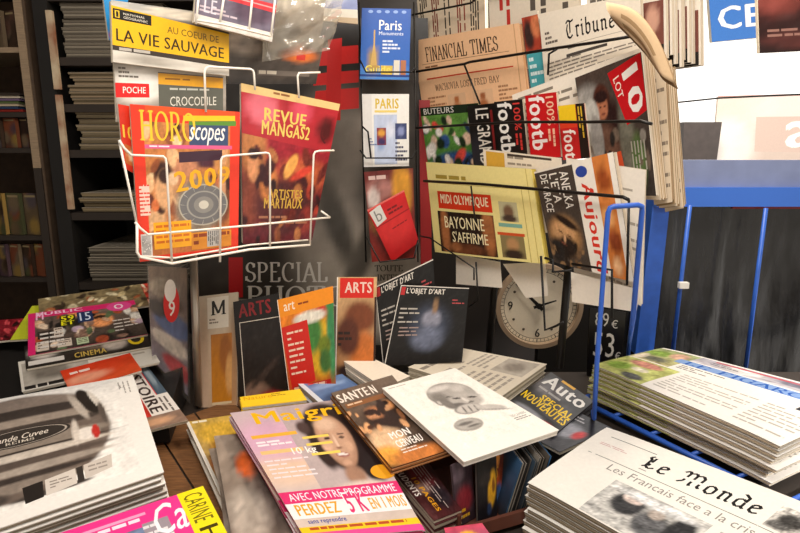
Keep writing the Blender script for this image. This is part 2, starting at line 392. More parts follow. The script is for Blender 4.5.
# counter: a board sloping towards the customers
TS = .15; TA = .86
tabp = slope(TA, TS)
def tz(y, a=TA): return a + TS * (y - 1)
t = thing('display_counter', (0, .95, 0), 'wooden kiosk counter sloping to the front under the piles of papers', 'counter')
m = MB(); m.hexa([(-1.1, .3, tz(.3) - .04), (1.3, .3, tz(.3) - .04), (1.3, 1.36, tz(1.36) - .04), (-1.1, 1.36, tz(1.36) - .04)],
                 [(-1.1, .3, tz(.3) - .003), (1.3, .3, tz(.3) - .003), (1.3, 1.36, tz(1.36) - .003), (-1.1, 1.36, tz(1.36) - .003)])
m.build('counter_top', SHELFD, t, t.location)
m = MB(); p0 = tabp.at(170, 452); d = (tabp.at(193, 488) - p0).normalized(); e = tabp.n.cross(d).normalized()
for k in range(-3, 4):
    a = p0 + e * (.085 * k + .002) - d * .1; b = p0 + e * (.085 * k + .083) - d * .1; L_ = .62
    lo = [a - tabp.n * .002, b - tabp.n * .002, b + d * L_ - tabp.n * .002, a + d * L_ - tabp.n * .002]
    m.hexa(lo, [p + tabp.n * .004 for p in lo])
m.build('plank', WOODB, t, t.location)
m = MB(); m.box((-1.08, .34, 0), (1.28, 1.34, .71)); m.build('counter_base', RISER, t, t.location)

# ---------------------------------------------------------------- left shelving with stacks
E1 = V((0, 0, 0))
GREY = [['7d6e58', '655843', '8c7a62', '584b3a'], ['8f8068', '776a54', '645843', '87775e'], ['77684f', '8c7c60', '5f5340', '7a6b52'], ['6c6458', '887f70', '5a5349', '756c5f']]  # page tones darkened to carry the shade inside the shelving
def shelf_stack(x0, x1, y, z, n, th, label, kind, group, seed, yaw=0):
    r = random.Random(seed); dpt = .3
    q = [V((x0, y + dpt, z + th)), V((x1, y + dpt, z + th)), V((x1, y, z + th)), V((x0, y, z + th))]
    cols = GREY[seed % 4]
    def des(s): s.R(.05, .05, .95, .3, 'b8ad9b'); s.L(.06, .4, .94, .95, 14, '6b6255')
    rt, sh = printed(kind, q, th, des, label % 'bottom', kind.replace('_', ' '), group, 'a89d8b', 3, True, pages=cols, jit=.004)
    for k in range(1, n):
        o = dup(rt, rt.location + V((r.uniform(-.006, .006), r.uniform(-.008, .008), (th + .0016) * k)), r.uniform(-.025, .025), label % (ordinal(k + 1) + ' from the bottom' if k < n - 1 else 'topmost'))
    return rt
def xz(px, py, y):    # where the sight through a measured point meets a depth
    d = ray(px, py); k = y / d.y; return d.x * k, CZ + d.z * k
SY = 1.72
t = thing('shelf_unit', (-.98, SY, 0), 'tall dark shelving unit stacked with old newspapers behind the wire rack', 'shelf')
xl, _ = xz(47, 100, SY); xr, _ = xz(150, 100, SY)
m = MB(); m.box((xl - .012, SY, 0), (xl + .03, SY + .36, 2.5)); m.build('upright', RISER, t, t.location)
m = MB(); m.box((xl + .03, SY - .012, 1.62), (xl + .047, SY, 1.83)); m.box((xl + .031, SY - .012, 1.28), (xl + .046, SY, 1.605)); m.build('edge_strip', mat('worn_strip', 'b06a48', .6, var=.4, scale=16, col2='c8b89a'), t, t.location)
m = MB(); m.box((-.55, SY, 0), (-.50, SY + .36, 2.5)); m.build('upright', RISER, t, t.location)
m = MB(); m.box((xl + .03, SY + .345, 0), (-.55, SY + .36, 2.5)); m.build('back_panel', RISER, t, t.location)
rows = [(57, 7, .0195), (104, 5, .0165), (150, 6, .0165), (213, 4, .013), (283, 7, .0135), (-8, 8, .018)]
for i, (py, n, th) in enumerate(rows):
    z = xz(100, py, SY)[1]
    m = MB(); m.box((xl + .03, SY + .005, z - .022), (-.55, SY + .345, z)); m.build('shelf_board', SHELFD, t, t.location)
    nm = ['on the second shelf', 'on the third shelf', 'on the fourth shelf', 'on the fifth shelf', 'on the lowest shelf', 'on the top shelf'][i]
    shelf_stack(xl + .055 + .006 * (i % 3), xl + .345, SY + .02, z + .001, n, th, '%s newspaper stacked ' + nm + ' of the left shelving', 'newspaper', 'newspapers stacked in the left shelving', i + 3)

# nearer far-left unit: magazines standing and lying on shelves
FY = 1.72
t = thing('magazine_shelf', (-1.25, FY, 0), 'dim wooden magazine shelf at the far left edge', 'shelf')
x1 = xz(31, 150, FY)[0]
m = MB(); m.box((x1, FY, 0), (x1 + .022, FY + .3, 1.4)); m.build('side_panel', SHELFD, t, t.location)  # darker wood here stands in for the unlit lower part of the board
m = MB(); m.box((x1, FY, 1.4), (x1 + .022, FY + .3, 2.4)); m.build('side_panel', SHELFW, t, t.location)
m = MB(); m.box((x1 + .024, FY + .002, 0), (x1 + .03, FY + .3, 2.4)); m.build('side_trim', mat('brown_trim', '4a3a2c', .6, var=.2), t, t.location)
m = MB(); m.box((-1.85, FY + .29, 0), (x1, FY + .3, 2.4)); m.build('back_panel', mat('shelf_back', '4a3626', .7, var=.2), t, t.location)
for py in (-30, 47, 112, 148, 236, 278, 356):
    z = xz(10, py, FY)[1]
    m = MB(); m.box((-1.85, FY + .005, z - .014), (x1 - .001, FY + .289, z)); m.build('shelf_board', SHELFW if py in (47,) else SHELFD, t, t.location)
rr = random.Random(5)
def lying(py, n, th, where, seed):
    z = xz(10, py, FY)[1] + .001; r = random.Random(seed)
    cl = ['8a2a22', '2c3d5c', 'b5a48a', '54603c', '6d5a74', 'c9bda6', '39302a', 'a8743a']
    for k in range(n):
        y0 = FY + .01 + r.uniform(0, .012); xa = x1 - .235 + r.uniform(-.012, .008)
        zz = z + (th + .0012) * (k + 1)
        c = cl[(k + seed) % 8]
        printed('magazine', [(xa, y0 + .27, zz), (xa + .21, y0 + .27, zz), (xa + .21, y0, zz), (xa, y0, zz)], th, lambda s: s.R(.06, .05, .94, .25, 'd8cbb2'),
                ('%s lying magazine on far left shelf %s' % (ordinal(k + 1) + ' from the bottom' if k < n - 1 else 'topmost', where)), 'magazine', 'magazines lying on the far left shelf', c, 1, pages=[c, '9a8d78'], jit=.002)
lying(112, 7, .0065, 'above the spines', 0); lying(356, 5, .006, 'beside the olive magazine', 5)
def standing(py, n, hh, where, seed):
    z = xz(10, py, FY)[1] + .001; r = random.Random(seed); x = x1 - .008
    cl = ['6a5a46', '2b211c', '5c4c38', '4d3a40', '73402a', '4a4c32', '504648', '3a2b20', '8a6f3a', '50382e']  # cover colours dimmed to include the shade on this shelf
    for k in range(n):
        w_ = r.uniform(.03, .05); c = cl[(k * 3 + seed) % 10]; x -= w_ + .003
        q = [(x, FY + .03, z + hh), (x + w_, FY + .015, z + hh), (x + w_, FY + .015, z), (x, FY + .03, z)]
        printed('magazine', q, .012, lambda s: (s.PH(0, 0, 1, 1, c, [(r.random(), r.random(), .4, .2, cl[r.randrange(10)]) for _ in range(5)], 5, 10), s.R(.1, .05, .9, .1, '8d7c5c')),
                '%s standing magazine from the right, far left shelf %s' % (ordinal(k + 1), where), 'magazine', 'magazines standing on the far left shelf', c, 1, pages=[c])
standing(148, 5, .085, 'under the lying pile', 1); standing(236, 5, .125, 'in the middle of the picture height', 2); standing(278, 4, .1, 'on the lower bright row', 4); standing(47, 2, .1, 'at the top left corner', 7)

# ---------------------------------------------------------------- street side at the right: beam, dark film, bright exterior
WY = 1.52
def wx(px, py, y=WY): x, z = xz(px, py, y); return V((x, y, z))
t = thing('window_frame', (.75, WY, 0), 'bright blue painted kiosk window frame with post and beam at right', 'frame')
a = wx(662, 200); b = wx(645, 350)
m = MB(); m.hexa([(b.x - .026, WY, .9), (b.x + .024, WY, .9), (b.x + .024, WY + .05, .9), (b.x - .026, WY + .05, .9)], [(a.x - .022, WY, a.z), (a.x + .022, WY, a.z), (a.x + .022, WY + .05, a.z), (a.x - .022, WY + .05, a.z)]); m.build('post', BLUEM, t, t.location)
z0 = wx(700, 206).z; z1 = wx(700, 187).z; z2 = wx(700, 160).z
m = MB(); m.box((a.x - .022, WY - .02, z0), (1.85, WY + .06, z1)); m.build('beam', BLUEB, t, t.location)
m = MB(); m.box((a.x + .0, WY - .005, z1), (1.85, WY + .05, z2)); m.build('upper_rail', mat('glossy_blue_grey', '7c88ad', .25, var=.12, scale=14), t, t.location)
m = MB(); m.box((a.x + .18, WY - .012, z0 - .006), (1.85, WY - .002, z0 - .001)); m.build('red_edge', REDM, t, t.location)
# dark film hanging in the window
m = MB(); n = 60; xs = [a.x - .06 + (1.85 - a.x) * i / n for i in range(n + 1)]; ids = []
for j in range(11):
    for i, x in enumerate(xs):
        ids.append(m.vert((x + .02 * j * .1, WY + .075 + .018 * noise.noise((x * 14, j * .12, 0)) + .01 * noise.noise((x * 40, j * .25, 3)), z0 + .05 - (z0 - .75) * j / 10)))
for j in range(10):
    for i in range(n):
        k = j * (n + 1) + i; m.face([ids[k], ids[k + 1], ids[k + n + 2], ids[k + n + 1]])
o = m.build('window_film', FILM, None, (0, 0, 0), True); tag(o, 'dark wrinkled plastic film hanging below the blue beam', 'plastic sheet')
# blue uprights in front of it
for i, (p, q) in enumerate([((690, 205), (672, 358)), ((766, 208), (745, 372))]):
    m = MB(); m.tube([wx(*p, 1.4942), wx(*q, 1.4942)], .0055, 8); o = m.build('blue_rod', BLUEM, None, (0, 0, 0), True)
    tag(o, ['blue metal rod nearest the blue corner post', 'blue metal rod right of centre before the dark film'][i], 'rod')
m = MB(); p = wx(683, 285, 1.485); m.box((p.x - .012, 1.476, p.z - .008), (p.x + .012, 1.4895, p.z + .008)); o = m.build('price_clip', WHITEP); tag(o, 'tiny white clip on the blue rod', 'clip')
# exterior
Y2 = 2.6
def bq(y, *pts): return [wx(px, py, y) for px, py in pts]
def sign_d(s):
    s.T('CE', .05, .58, .34, .86, 'f6f6f4', 'k'); s.T('IT', .44, .54, .66, .82, 'f6f6f4', 'k'); s.R(0, 0, 1, .04, '7ea3dc')
rt, sh = printed('shop_sign', bq(Y2, (706, -40), (860, -62), (860, 28), (712, 42)), .03, sign_d, 'blue outdoor sign with white capital letters behind the hanging dark cover', 'sign', None, '3d78c8', 1)
def pale_d(s):
    s.PH(0, 0, 1, 1, ('e9dad0', 'd8c4b8'), [(.1, .7, .2, .4, 'f8efe8'), (.7, .2, .5, .3, 'f3e6de')], 16, 12, .06)
    s.R(.3, .3, 1, .78, 'dcc4b8'); s.T('au', .52, .36, .98, .72, 'fdfaf6', 'k'); s.R(0, 0, 1, .03, 'c89a90')
printed('poster', bq(2.2, (718, 96), (850, 92), (850, 170), (712, 166)), .012, pale_d, 'pale pinkish poster with white letters standing above the blue beam', 'poster', None, 'e6d5ca', 1)
m = MB(); P4 = bq(2.1, (683, 166), (716, 166), (722, 122), (684, 122)); m.hexa([p + V((0, 0, 0)) for p in P4], [p + V((0, .2, 0)) for p in P4]); o = m.build('grey_bin', mat('grey_plastic', '4a4240', .5, var=.15), None, (0, 0, 0)); tag(o, 'dark grey box seen through the window beside the pale poster', 'box')
m = MB(); m.tube([wx(672, 103, 1.56), wx(720, 98, 1.56), wx(850, 92, 1.56)], .0022, 6); o = m.build('thin_cable', BLACKM, None, (0, 0, 0)); tag(o, 'thin dark wire crossing the bright window', 'wire')
def hang_d(s):
    s.PH(0, 0, 1, 1, ('4a1c1a', '220c0c'), [(.2, .3, .3, .25, '8a4038'), (.75, .55, .3, .3, '120808'), (.5, .85, .5, .1, '5a2a26')], 14, 14, .4)
    s.L(.08, .72, .95, .84, 2, 'a5786c')
printed('magazine', bq(1.3, (757, -30), (860, -40), (860, 48), (760, 53)), .014, hang_d, 'dark red magazine hanging at the top right corner', 'magazine', None, '2c1210', 2)

# ---------------------------------------------------------------- newspaper rack (runs from the back left towards the viewer on the right)
RP0 = V(((425 - 400) / FPX * 1.65, 1.65, 1.3)); RU = V((.605, -.796, 0)).normalized(); RN = V((-.796, -.605, 0)).normalized()
def rk(k): return Plane(RP0 + RN * k, RN)
PK = ['e4d6c2', 'cdbda6', 'd9c9b2', 'b9a88f']
def sag(a, b=0):
    return lambda u, v: a * math.sin(math.pi * u) + b * v * v
def cols_d(seed, red=True):
    def f(s):
        s.rnd.seed(seed)
        for i in range(5):
            u = .04 + i * .19; s.L(u, .1, u + .13, .95, 4, ['3a322c', '7a2c22', '2c2622', '8a3a2c', '3a342f'][i] if red else '4a443e', .55, 6, True)
        s.R(.0, .0, 1, .05, 'd9c7ae')
    return f
GN = 'newspapers hanging in the wire rack'
def hang(q, k, th, d, label, base, news=True, bend=None, leaves=3, pages=PK, name='newspaper', jit=.005):
    return printed(name, rk(k).q(*q), th, d, label, name, GN, base, leaves, news, bend, pages, jit)

# top row
hang([(414, -34), (484, -52), (486, 70), (424, 84)], .0, .012, cols_d(3), 'newspaper with sideways red and black columns above the peach one', 'd8c6ac')
def tall_d(s):
    s.L(.05, .1, .3, .95, 3, 'b8362c', .5, 5, True); s.L(.38, .1, .95, .95, 5, '5a524a', .5, 6, True)
hang([(486, -60), (578, -80), (580, 60), (492, 75)], .012, .01, tall_d, 'white newspaper with sideways red words between the two top row papers', 'ddd0bc')
def teal_d(s):
    s.R(.7, 0, .84, .55, '3f9a9c'); s.T('E', .86, .25, .99, .52, '2b2826', 'b'); s.PH(.72, .6, .98, .9, '7c4a40', [(.5, .4, .3, .3, 'd0a08a')], 8, 8); s.R(.72, .9, .98, 1, '2b2622'); s.L(.05, .1, .66, .9, 8, '6a625a', .4)
rt, sh = hang([(585, -70), (664, -92), (666, 58), (588, 70)], .0, .012, teal_d, 'thick white newspaper with a teal band behind the rolled paper', 'e9dfd0')
for k in range(8):
    rr = random.Random(k + 40); o = dup(rt, rt.location - RN * (.0165 * (k + 1)) + RU * rr.uniform(-.004, .008) + V((0, 0, rr.uniform(-.012, .01))), 0,
        '%s sheet behind the teal banded newspaper at top right' % ordinal(k + 1))
# second row
def ft_d(s):
    s.T('FINANCIAL TIMES', .12, .1, .82, .27, '3c2c22', 's'); s.R(.07, .29, .9, .295, '7a5a40')
    s.L(.1, .32, .5, .36, 1, '8a5f42'); s.R(.1, .46, .92, .475, 'c03a26'); s.T('Wachovia lost Fred bay', .18, .54, .8, .62, '6e4a34', 's')
    s.PH(.3, .68, .48, .95, 'e0b690', [(.5, .25, .14, .14, 'b0683c'), (.5, .75, .25, .4, 'b87648')], 12, 12)
    s.PH(.55, .68, .73, .95, 'e0b690', [(.5, .25, .14, .14, '9c5c38'), (.5, .75, .25, .4, 'a86840')], 12, 12)
    s.L(.78, .66, .94, .98, 7, 'a87a58'); s.L(.08, .68, .28, .98, 7, 'a87a58')
    s.R(.955, 0, .962, 1, 'c99a70')
PEACH = 'ecbd92'
hang([(413, 41), (519, 23), (529, 112), (425, 126)], .035, .014, ft_d, 'peach pink newspaper with a serif masthead and a red line', PEACH, pages=['e2b084', 'cf9c70', 'd9a87c', 'c08c60'], bend=lambda u, v: .004 * math.sin(math.pi * u))
def strip_d(s):
    s.PH(.0, .05, 1, .5, 'a8402c', [(.3, .5, .3, .4, '3a2622'), (.8, .3, .3, .3, 'd07a50')], 10, 14, .3); s.R(.0, .5, 1, .95, '4aa0a8'); s.L(.1, .55, .9, .9, 4, 'd8ecec', .5)
hang([(521, 14), (537, 10), (549, 92), (532, 95)], .028, .006, strip_d, 'narrow paper edge with a teal block beside the peach newspaper', 'd8cbb8', leaves=1)
def trib_d(s):
    s.T('Tribune', .29, .15, .78, .4, '1f1a18', 'g'); s.L(.05, .24, .2, .42, 3, '6a5f55'); s.R(.03, .47, .98, .475, '8a7f72')
    s.L(.3, .5, .95, .54, 1, '5a524a'); s.L(.06, .62, .95, .95, 7, '8a8074', .4, 8); s.R(.28, .58, .7, .62, '4a443e')
hang([(539, 14), (640, -6), (642, 62), (546, 96)], .035, .012, trib_d, 'whitish newspaper with a gothic masthead beside the peach one', 'ece0cd', bend=lambda u, v: .005 * math.sin(math.pi * u))
# rolled page falling over it
pr = rk(.125); A_ = [pr.at(606, 2), pr.at(634, 10), pr.at(657, 38), pr.at(675, 84)]; B_ = [pr.at(617, 23), pr.at(632, 38), pr.at(644, 51), pr.at(657, 70)]
def cr(P, t):
    n = len(P) - 1; i = min(n - 1, int(t * n)); f = t * n - i; p = [P[max(0, min(n, i + k))] for k in (-1, 0, 1, 2)]
    return .5 * (2 * p[1] + (p[2] - p[0]) * f + (2 * p[0] - 5 * p[1] + 4 * p[2] - p[3]) * f * f + (3 * p[1] - p[0] - 3 * p[2] + p[3]) * f ** 3)
rt = thing('newspaper', cr(A_, .5), 'rolled brownish newspaper curling over the gothic titled paper', 'newspaper', GN)
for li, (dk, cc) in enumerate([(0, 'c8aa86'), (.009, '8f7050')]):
    mb = MB(); G = []
    for i in range(15):
        tt = i / 14; row = []
        for j in range(7):
            sj = j / 6; p = cr(A_, tt) * (1 - sj) + cr(B_, tt) * sj + RN * (.011 * math.sin(math.pi * sj) - dk) + V((0, 0, -dk * .8))
            row.append(p)
        G.append(row)
    up_ = [[mb.vert(p) for p in r] for r in G]; dn = [[mb.vert(p - RN * .003) for p in r] for r in G]
    for i in range(14):
        for j in range(6):
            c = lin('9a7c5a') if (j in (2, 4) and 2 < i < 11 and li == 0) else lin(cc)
            mb.face([up_[i][j], up_[i][j + 1], up_[i + 1][j + 1], up_[i + 1][j]], c); mb.face([dn[i][j], dn[i + 1][j], dn[i + 1][j + 1], dn[i][j + 1]], c)
        for j0 in (0, 6): mb.face([up_[i][j0], up_[i + 1][j0], dn[i + 1][j0], dn[i][j0]], lin('a88a66'))
    for i0 in (0, 14):
        for j in range(6): mb.face([up_[i0][j], up_[i0][j + 1], dn[i0][j + 1], dn[i0][j]], lin('a88a66'))
    mb.build(['rolled_page', 'inner_page'][li], NEWS, rt, rt.location, True)
# third row
def whitecol(s): s.L(.05, .08, .95, .9, 8, '8a8072', .4)
hang([(512, 95), (640, 48), (648, 130), (520, 160)], .0665, .004, whitecol, 'plain white newspaper whose top edge shows above the sports papers', 'f0e6d6', leaves=1)
def foot1(s):
    r = random.Random(4); B_ = [(r.random(), .2 + .8 * r.random(), .03 + .05 * r.random(), .05 + .1 * r.random(), r.choice(['e8e2da', 'c8453a', '2f4f86', 'd8b8a0', '20304c', '7aa050', '1c2c18', 'e0d8d0', '2a4a20']), .25, r.randrange(-40, 40)) for _ in range(34)]
    s.PH(0, 0, 1, 1, ('5f8f3c', '3f7030'), [(.55, .85, .4, .14, '2a4a7a', .3), (.8, .9, .12, .1, '15151a', .3)] + B_, 56, 50, .35, 8)
    s.R(0, 0, 1, .13, '1e2a1a'); s.T('BUTEURS', .06, .02, .6, .11, 'd8d4cc', 'b')
hang([(420, 108), (478, 103), (484, 168), (429, 172)], .07, .01, foot1, 'sports paper with football players on green grass', '4f7f38')
def grand(s):
    s.PH(0, 0, 1, 1, '161210', [(.2, .8, .3, .3, '2c2a30')], 8, 8); s.T('LE GRAND', .28, .06, .74, .95, 'e6dfd4', 'b', 90); s.R(.8, .1, .88, .9, '7a2020')
hang([(467, 106), (495, 103), (501, 166), (474, 168)], .076, .008, grand, 'black magazine with white sideways capital letters', '15110f', False, name='magazine')
def foot(bg, fg, strip):
    def f(s):
        s.R(0, 0, 1, 1, bg); s.T('footb', .1, .02, .62, .86, fg, 'k', 90); s.T('100%', .66, .05, .9, .5, strip, 'b', 90); s.L(.66, .55, .94, .98, 2, strip, .5, 4, True)
    return f
hang([(494, 102), (522, 99), (528, 160), (500, 163)], .082, .008, foot('181413', 'f2eee6', 'd23a34'), 'black football magazine with a white sideways title', '181413', False, name='magazine')
hang([(525, 96), (556, 92), (561, 157), (531, 160)], .086, .008, foot('c8141c', 'f8eeea', 'f0c0a0'), 'bright red football magazine with a white sideways title', 'c8141c', False, name='magazine')
def foot4(s):
    s.R(0, 0, 1, 1, 'c01c1e'); s.R(0, 0, .66, .3, 'f0c820'); s.R(0, .3, .66, .42, 'd83a20'); s.R(.68, 0, 1, 1, '14110f'); s.T('foot', .1, .45, .58, .98, 'f4e8e0', 'k', 90); s.L(.74, .05, .94, .95, 2, 'd8b030', .5, 4, True)
hang([(558, 106), (584, 103), (590, 158), (563, 160)], .092, .006, foot4, 'red football magazine with a yellow square at its top', 'c01c1e', False, name='magazine')
def ten(s):
    s.PH(0, 0, 1, 1, ('4a3c34', '3a322c'), [(.15, .3, .24, .2, '9a958e'), (.1, .75, .25, .3, '8a8278'), (.36, .25, .13, .13, '4a2418', .15), (.36, .32, .09, .11, 'a8684a', .2), (.5, .55, .22, .28, '2a1410', .2), (.68, .72, .12, .5, '6a6658'), (.82, .75, .1, .2, '556a3a'), (.36, .75, .2, .3, '6a4a3a')] + rb(8, 26, ['8a8278', '5a5048', 'a8a094', '2a2420', '6a5a4c'], .02, .06, 0, .5) + [(.36, .3, .085, .1, 'a8684a', .15), (.36, .22, .1, .05, '2a1410', .15), (.33, .3, .015, .01, '2a1410', .3), (.4, .3, .015, .01, '2a1410', .3), (.37, .36, .03, .01, '6a3428', .3), (.18, .35, .12, .14, 'b0aca4', .15), (.22, .55, .1, .2, '8f8a84', .15)], 70, 70, .25, 8)
    s.Q([(.5, .06), (.99, -.0), (1.0, .40), (.7, .48)], 'c4161c')
    s.T('10', 0, 0, 0, 0, 'f6efe6', 'k', 0, [(.93, .05), (.97, .38), (.78, .42), (.7, .1)])
    s.T('LOT', 0, 0, 0, 0, 'f0e2d4', 'b', 0, [(.66, .1), (.7, .26), (.62, .28), (.57, .12)])
    s.Q([(.42, .68), (.56, .66), (.62, .96), (.48, .98)], 'd0502c'); s.T('BEN', 0, 0, 0, 0, 'efe8da', 'b', 0, [(.44, .66), (.5, .92), (.4, .94), (.34, .68)])
    s.L(.72, .6, .95, .95, 5, 'a8a294', .4, 3, True); s.Q([(.66, .84), (.86, .84), (.88, .92), (.68, .92)], 'b8262a')
rt, sh = hang([(575, 78), (641, 52), (656, 196), (592, 194)], .084, .012, ten, 'sports newspaper with a sideways red box numbered 10', '3f352e', leaves=3)
def plainp(s): s.L(.05, .06, .95, .94, 12, '8a7c6c', .35)
rt, sh = hang([(598, 74), (646, 54), (661, 200), (600, 198)], .0615, .024, plainp, 'thick folded newspaper directly behind the sports one with the red box', 'dccab0', pages=['d8c0a0', 'b89c7c', 'e0ceb2', 'a88c6c'], leaves=8, jit=.009)
for k_, q_, n_ in ((.034, [(646, 62), (664, 56), (672, 202), (654, 205)], 'second'), (.018, [(649, 68), (668, 61), (677, 206), (659, 208)], 'third'), (.002, [(653, 73), (672, 67), (683, 207), (665, 211)], 'rearmost')):
    hang(q_, k_, .014, plainp, '%s of the thick folded papers behind the sports one with red box' % n_, 'dccab0', pages=['d8c0a0', 'a88c6c', 'e0ceb2', '98805f'], leaves=5, jit=.02)
# fourth row
def sheetlet(s): s.R(.04, .02, .3, .2, 'd8a840'); s.L(.34, .05, .95, .5, 6, '9a8f80', .35); s.R(.34, .02, .9, .05, '4a4038')
hang([(483, 149), (560, 158), (566, 232), (488, 235)], .1, .005, sheetlet, 'white sheet with an ochre block peeking above the yellow newspaper', 'ece0cc', leaves=1)
def yel(s):
    s.L(.1, .13, .85, .19, 1, 'a8903c', .7, 4); s.R(.04, .22, .96, .225, 'a89040')
    s.R(.1, .31, .64, .5, 'd83c1c'); s.T('MIDI OLYMPIQUE', .13, .34, .61, .46, 'f6e8c0', 'k')
    s.PH(.08, .53, .64, .98, '2a1c12', [(.12, .5, .08, .6, 'a8683c'), (.9, .4, .1, .6, 'a8683c'), (.5, .9, .3, .15, '6a3c22'), (.3, .85, .1, .12, '9a6038')], 28, 22, .3)
    s.T('BAYONNE', .15, .58, .55, .71, 'f4e6b8', 'b'); s.T("S'AFFIRME", .22, .74, .57, .86, 'f4e6b8', 'b')
    s.PH(.7, .37, .85, .58, 'c0b890', [(.5, .5, .28, .35, '7a5c44'), (.5, .85, .4, .2, '4a3a30')], 10, 10); s.R(.68, .6, .87, .64, '7fae9c')
    s.R(.66, .7, .88, .73, 'd0542a'); s.PH(.68, .73, .87, .97, '8a7a50', [(.5, .4, .25, .3, 'b88a5c'), (.5, .85, .4, .25, '3a2c22')], 10, 10)
    s.R(.9, .22, .905, 1, 'b8a050'); s.R(.955, .0, .96, 1, 'c4ac58')
hang([(426, 162), (531, 169), (545, 264), (435, 252)], .12, .016, yel, 'yellow rugby newspaper with a red masthead', 'eede92', pages=['e2cc6c', 'c8b050', 'd6c060', 'b49c44'], leaves=4, bend=lambda u, v: .005 * math.sin(math.pi * u))
def backw(s): s.L(.1, .06, .9, .3, 5, 'b0a698', .35); s.L(.55, .4, .95, .95, 9, 'b0a698', .35)
hang([(566, 158), (645, 170), (641, 306), (574, 272)], .106, .008, backw, 'white page hanging behind the dark sideways newspaper', 'efe6d8', leaves=2)
def auj(s):
    s.R(0, 0, .52, 1, '4a3f36'); s.PH(0, .3, .5, 1, '4a3f36', [(.5, .55, .42, .28, 'a0764a'), (.48, .5, .3, .16, 'c89868'), (.5, .72, .26, .16, '2c2018'), (.2, .8, .2, .2, '2a2420'), (.4, .5, .06, .015, '5a3a26', .4, 20), (.62, .56, .06, .015, '5a3a26', .4, 20), (.48, .6, .03, .06, 'd0a074', .4, 20), (.42, .67, .08, .014, '7a4434', .4, 20), (.6, .36, .3, .06, '2a1c14', .3, 20)] + rb(9, 14, ['2a2018', '6a5038', '8a6a48'], .03, .08, 0, .7), 40, 50, .25)
    s.R(0, 0, 1, .02, 'ece2d2')
    s.T('ANELKA', .34, .06, .45, .42, 'efe8dc', 'b', 90); s.T("L'ETA", .2, .06, .31, .36, 'efe8dc', 'b', 90); s.T('DE GRACE', .07, .05, .17, .45, 'efe8dc', 'b', 90)
    s.R(.52, 0, .76, 1, 'efe6d8'); s.E(.615, .1, .07, .05, '31479a'); s.T('Aujourd', .55, .2, .72, .98, 'd43a28', 'k', 90)
    s.R(.76, 0, .94, 1, 'cf7a3a'); s.PH(.76, .0, .94, 1, 'd07c3c', [(.5, .2, .4, .1, '9a4a20'), (.4, .5, .4, .08, 'e8a868'), (.6, .7, .4, .1, '8a4020'), (.5, .9, .3, .06, 'e8b888')], 6, 20, .3)
    s.R(.94, 0, 1, 1, 'f0e8da')
hang([(534, 172), (613, 152), (634, 282), (554, 262)], .128, .012, auj, 'dark newspaper with sideways white text and an orange column', '4a3f36', bend=lambda u, v: .003 * math.sin(math.pi * u))

# wire frame of the rack
t = thing('newspaper_rack', RP0 + RU * .3 + V((0, 0, -.5)), 'black wire rack holding the hanging newspapers in four rows', 'rack')
def wire(k, pts, name='wire', r=.0024, mt=BLACKM, root=None, pl=None):
    root = root or t; P = [(pl or rk(k)).at(*p) for p in pts]; mb = MB(); mb.tube(P, r, 6); return mb.build(name, mt, root, root.location, True)
wire(.03, [(412, 15), (471, 3), (486, -8), (520, -16)]); wire(.068, [(414, 72), (445, 67), (464, 64), (470, 62), (557, 48), (598, 42), (645, 34)], r=.003)
wire(.068, [(464, 64), (480, 104)]); wire(.068, [(548, 75), (549, 54), (557, 49)])
wire(.118, [(416, 128), (463, 125), (520, 122), (590, 122), (640, 121), (652, 124)], r=.0028)
wire(.15, [(424, 181), (480, 184), (557, 191), (623, 197), (629, 200)], r=.0032)
wire(.15, [(471, 186), (474, 212), (476, 222)], r=.002)
wire(.15, [(420, 236), (430, 238), (474, 268), (474, 280)], r=.002)
wire(.15, [(629, 200), (627, 285)]); wire(.13, [(476, 262), (478, 300), (470, 306)], r=.002)
for pts in ([(541, 256), (545, 330), (556, 326), (563, 322)], [(545, 258), (553, 260), (553, 272), (572, 270)], [(572, 264), (612, 270), (612, 318)]): wire(.15, pts, 'hook', .0026)
pt = rk(.06)
for p, q in (((497, 258), (489, 352)), ((567, 272), (560, 362))):
    mb = MB(); a, b = pt.at(*p), pt.at(*q); a = a + (a - b) * .8
    if p[0] == 567: a = pt.at(569, 262)
    mb.tube([a, b + (b - a) * .06], .0085, 8); mb.build('post', BLACKM, t, t.location, True)
# cards under the papers
for q, k, lb in (([(456, 254), (500, 262), (502, 288), (456, 284)], .1, 'blank white price card below the yellow newspaper at left'),
                 ([(503, 264), (545, 262), (548, 296), (526, 298)], .085, 'white card in front of the clock face below the yellow newspaper'),
                 ([(571, 272), (640, 290), (636, 312), (572, 302)], .125, 'blank white card below the dark sideways newspaper')):
    printed('price_card', rk(k).q(*q), .0015, lambda s: None, lb, 'card', None, 'f2e8d8', 1)
# ---------------------------------------------------------------- clock
CY = 1.56; cc = wx(538, 305, CY)
t = thing('wall_clock', cc + V((0, .03, -.12)), 'round cream wall clock with a dark rim behind the wire rack', 'clock')
cp = Plane(cc, (.0, -1, 0)); R_ = .112
def disc(r, d0, d1, name, m, rin=0, n=64):
    mb = MB(); ring = lambda r, d: [mb.vert(cc + V((r * math.cos(2 * math.pi * i / n), -d, r * math.sin(2 * math.pi * i / n)))) for i in range(n)]
    A, B = ring(r, d0), ring(r, d1)
    for i in range(n): mb.face([A[i], A[(i + 1) % n], B[(i + 1) % n], B[i]])
    if rin:
        C_, D_ = ring(rin, d1), ring(rin, d0)
        for i in range(n):
            j = (i + 1) % n; mb.face([B[i], B[j], C_[j], C_[i]]); mb.face([C_[i], C_[j], D_[j], D_[i]]); mb.face([D_[i], D_[j], A[j], A[i]])
    else: mb.face(A[::-1]); mb.face(B)
    return mb.build(name, m, t, t.location)
disc(R_ + .008, 0, .022, 'rim', mat('clock_rim', 'a8917a', .35), R_ - .004)
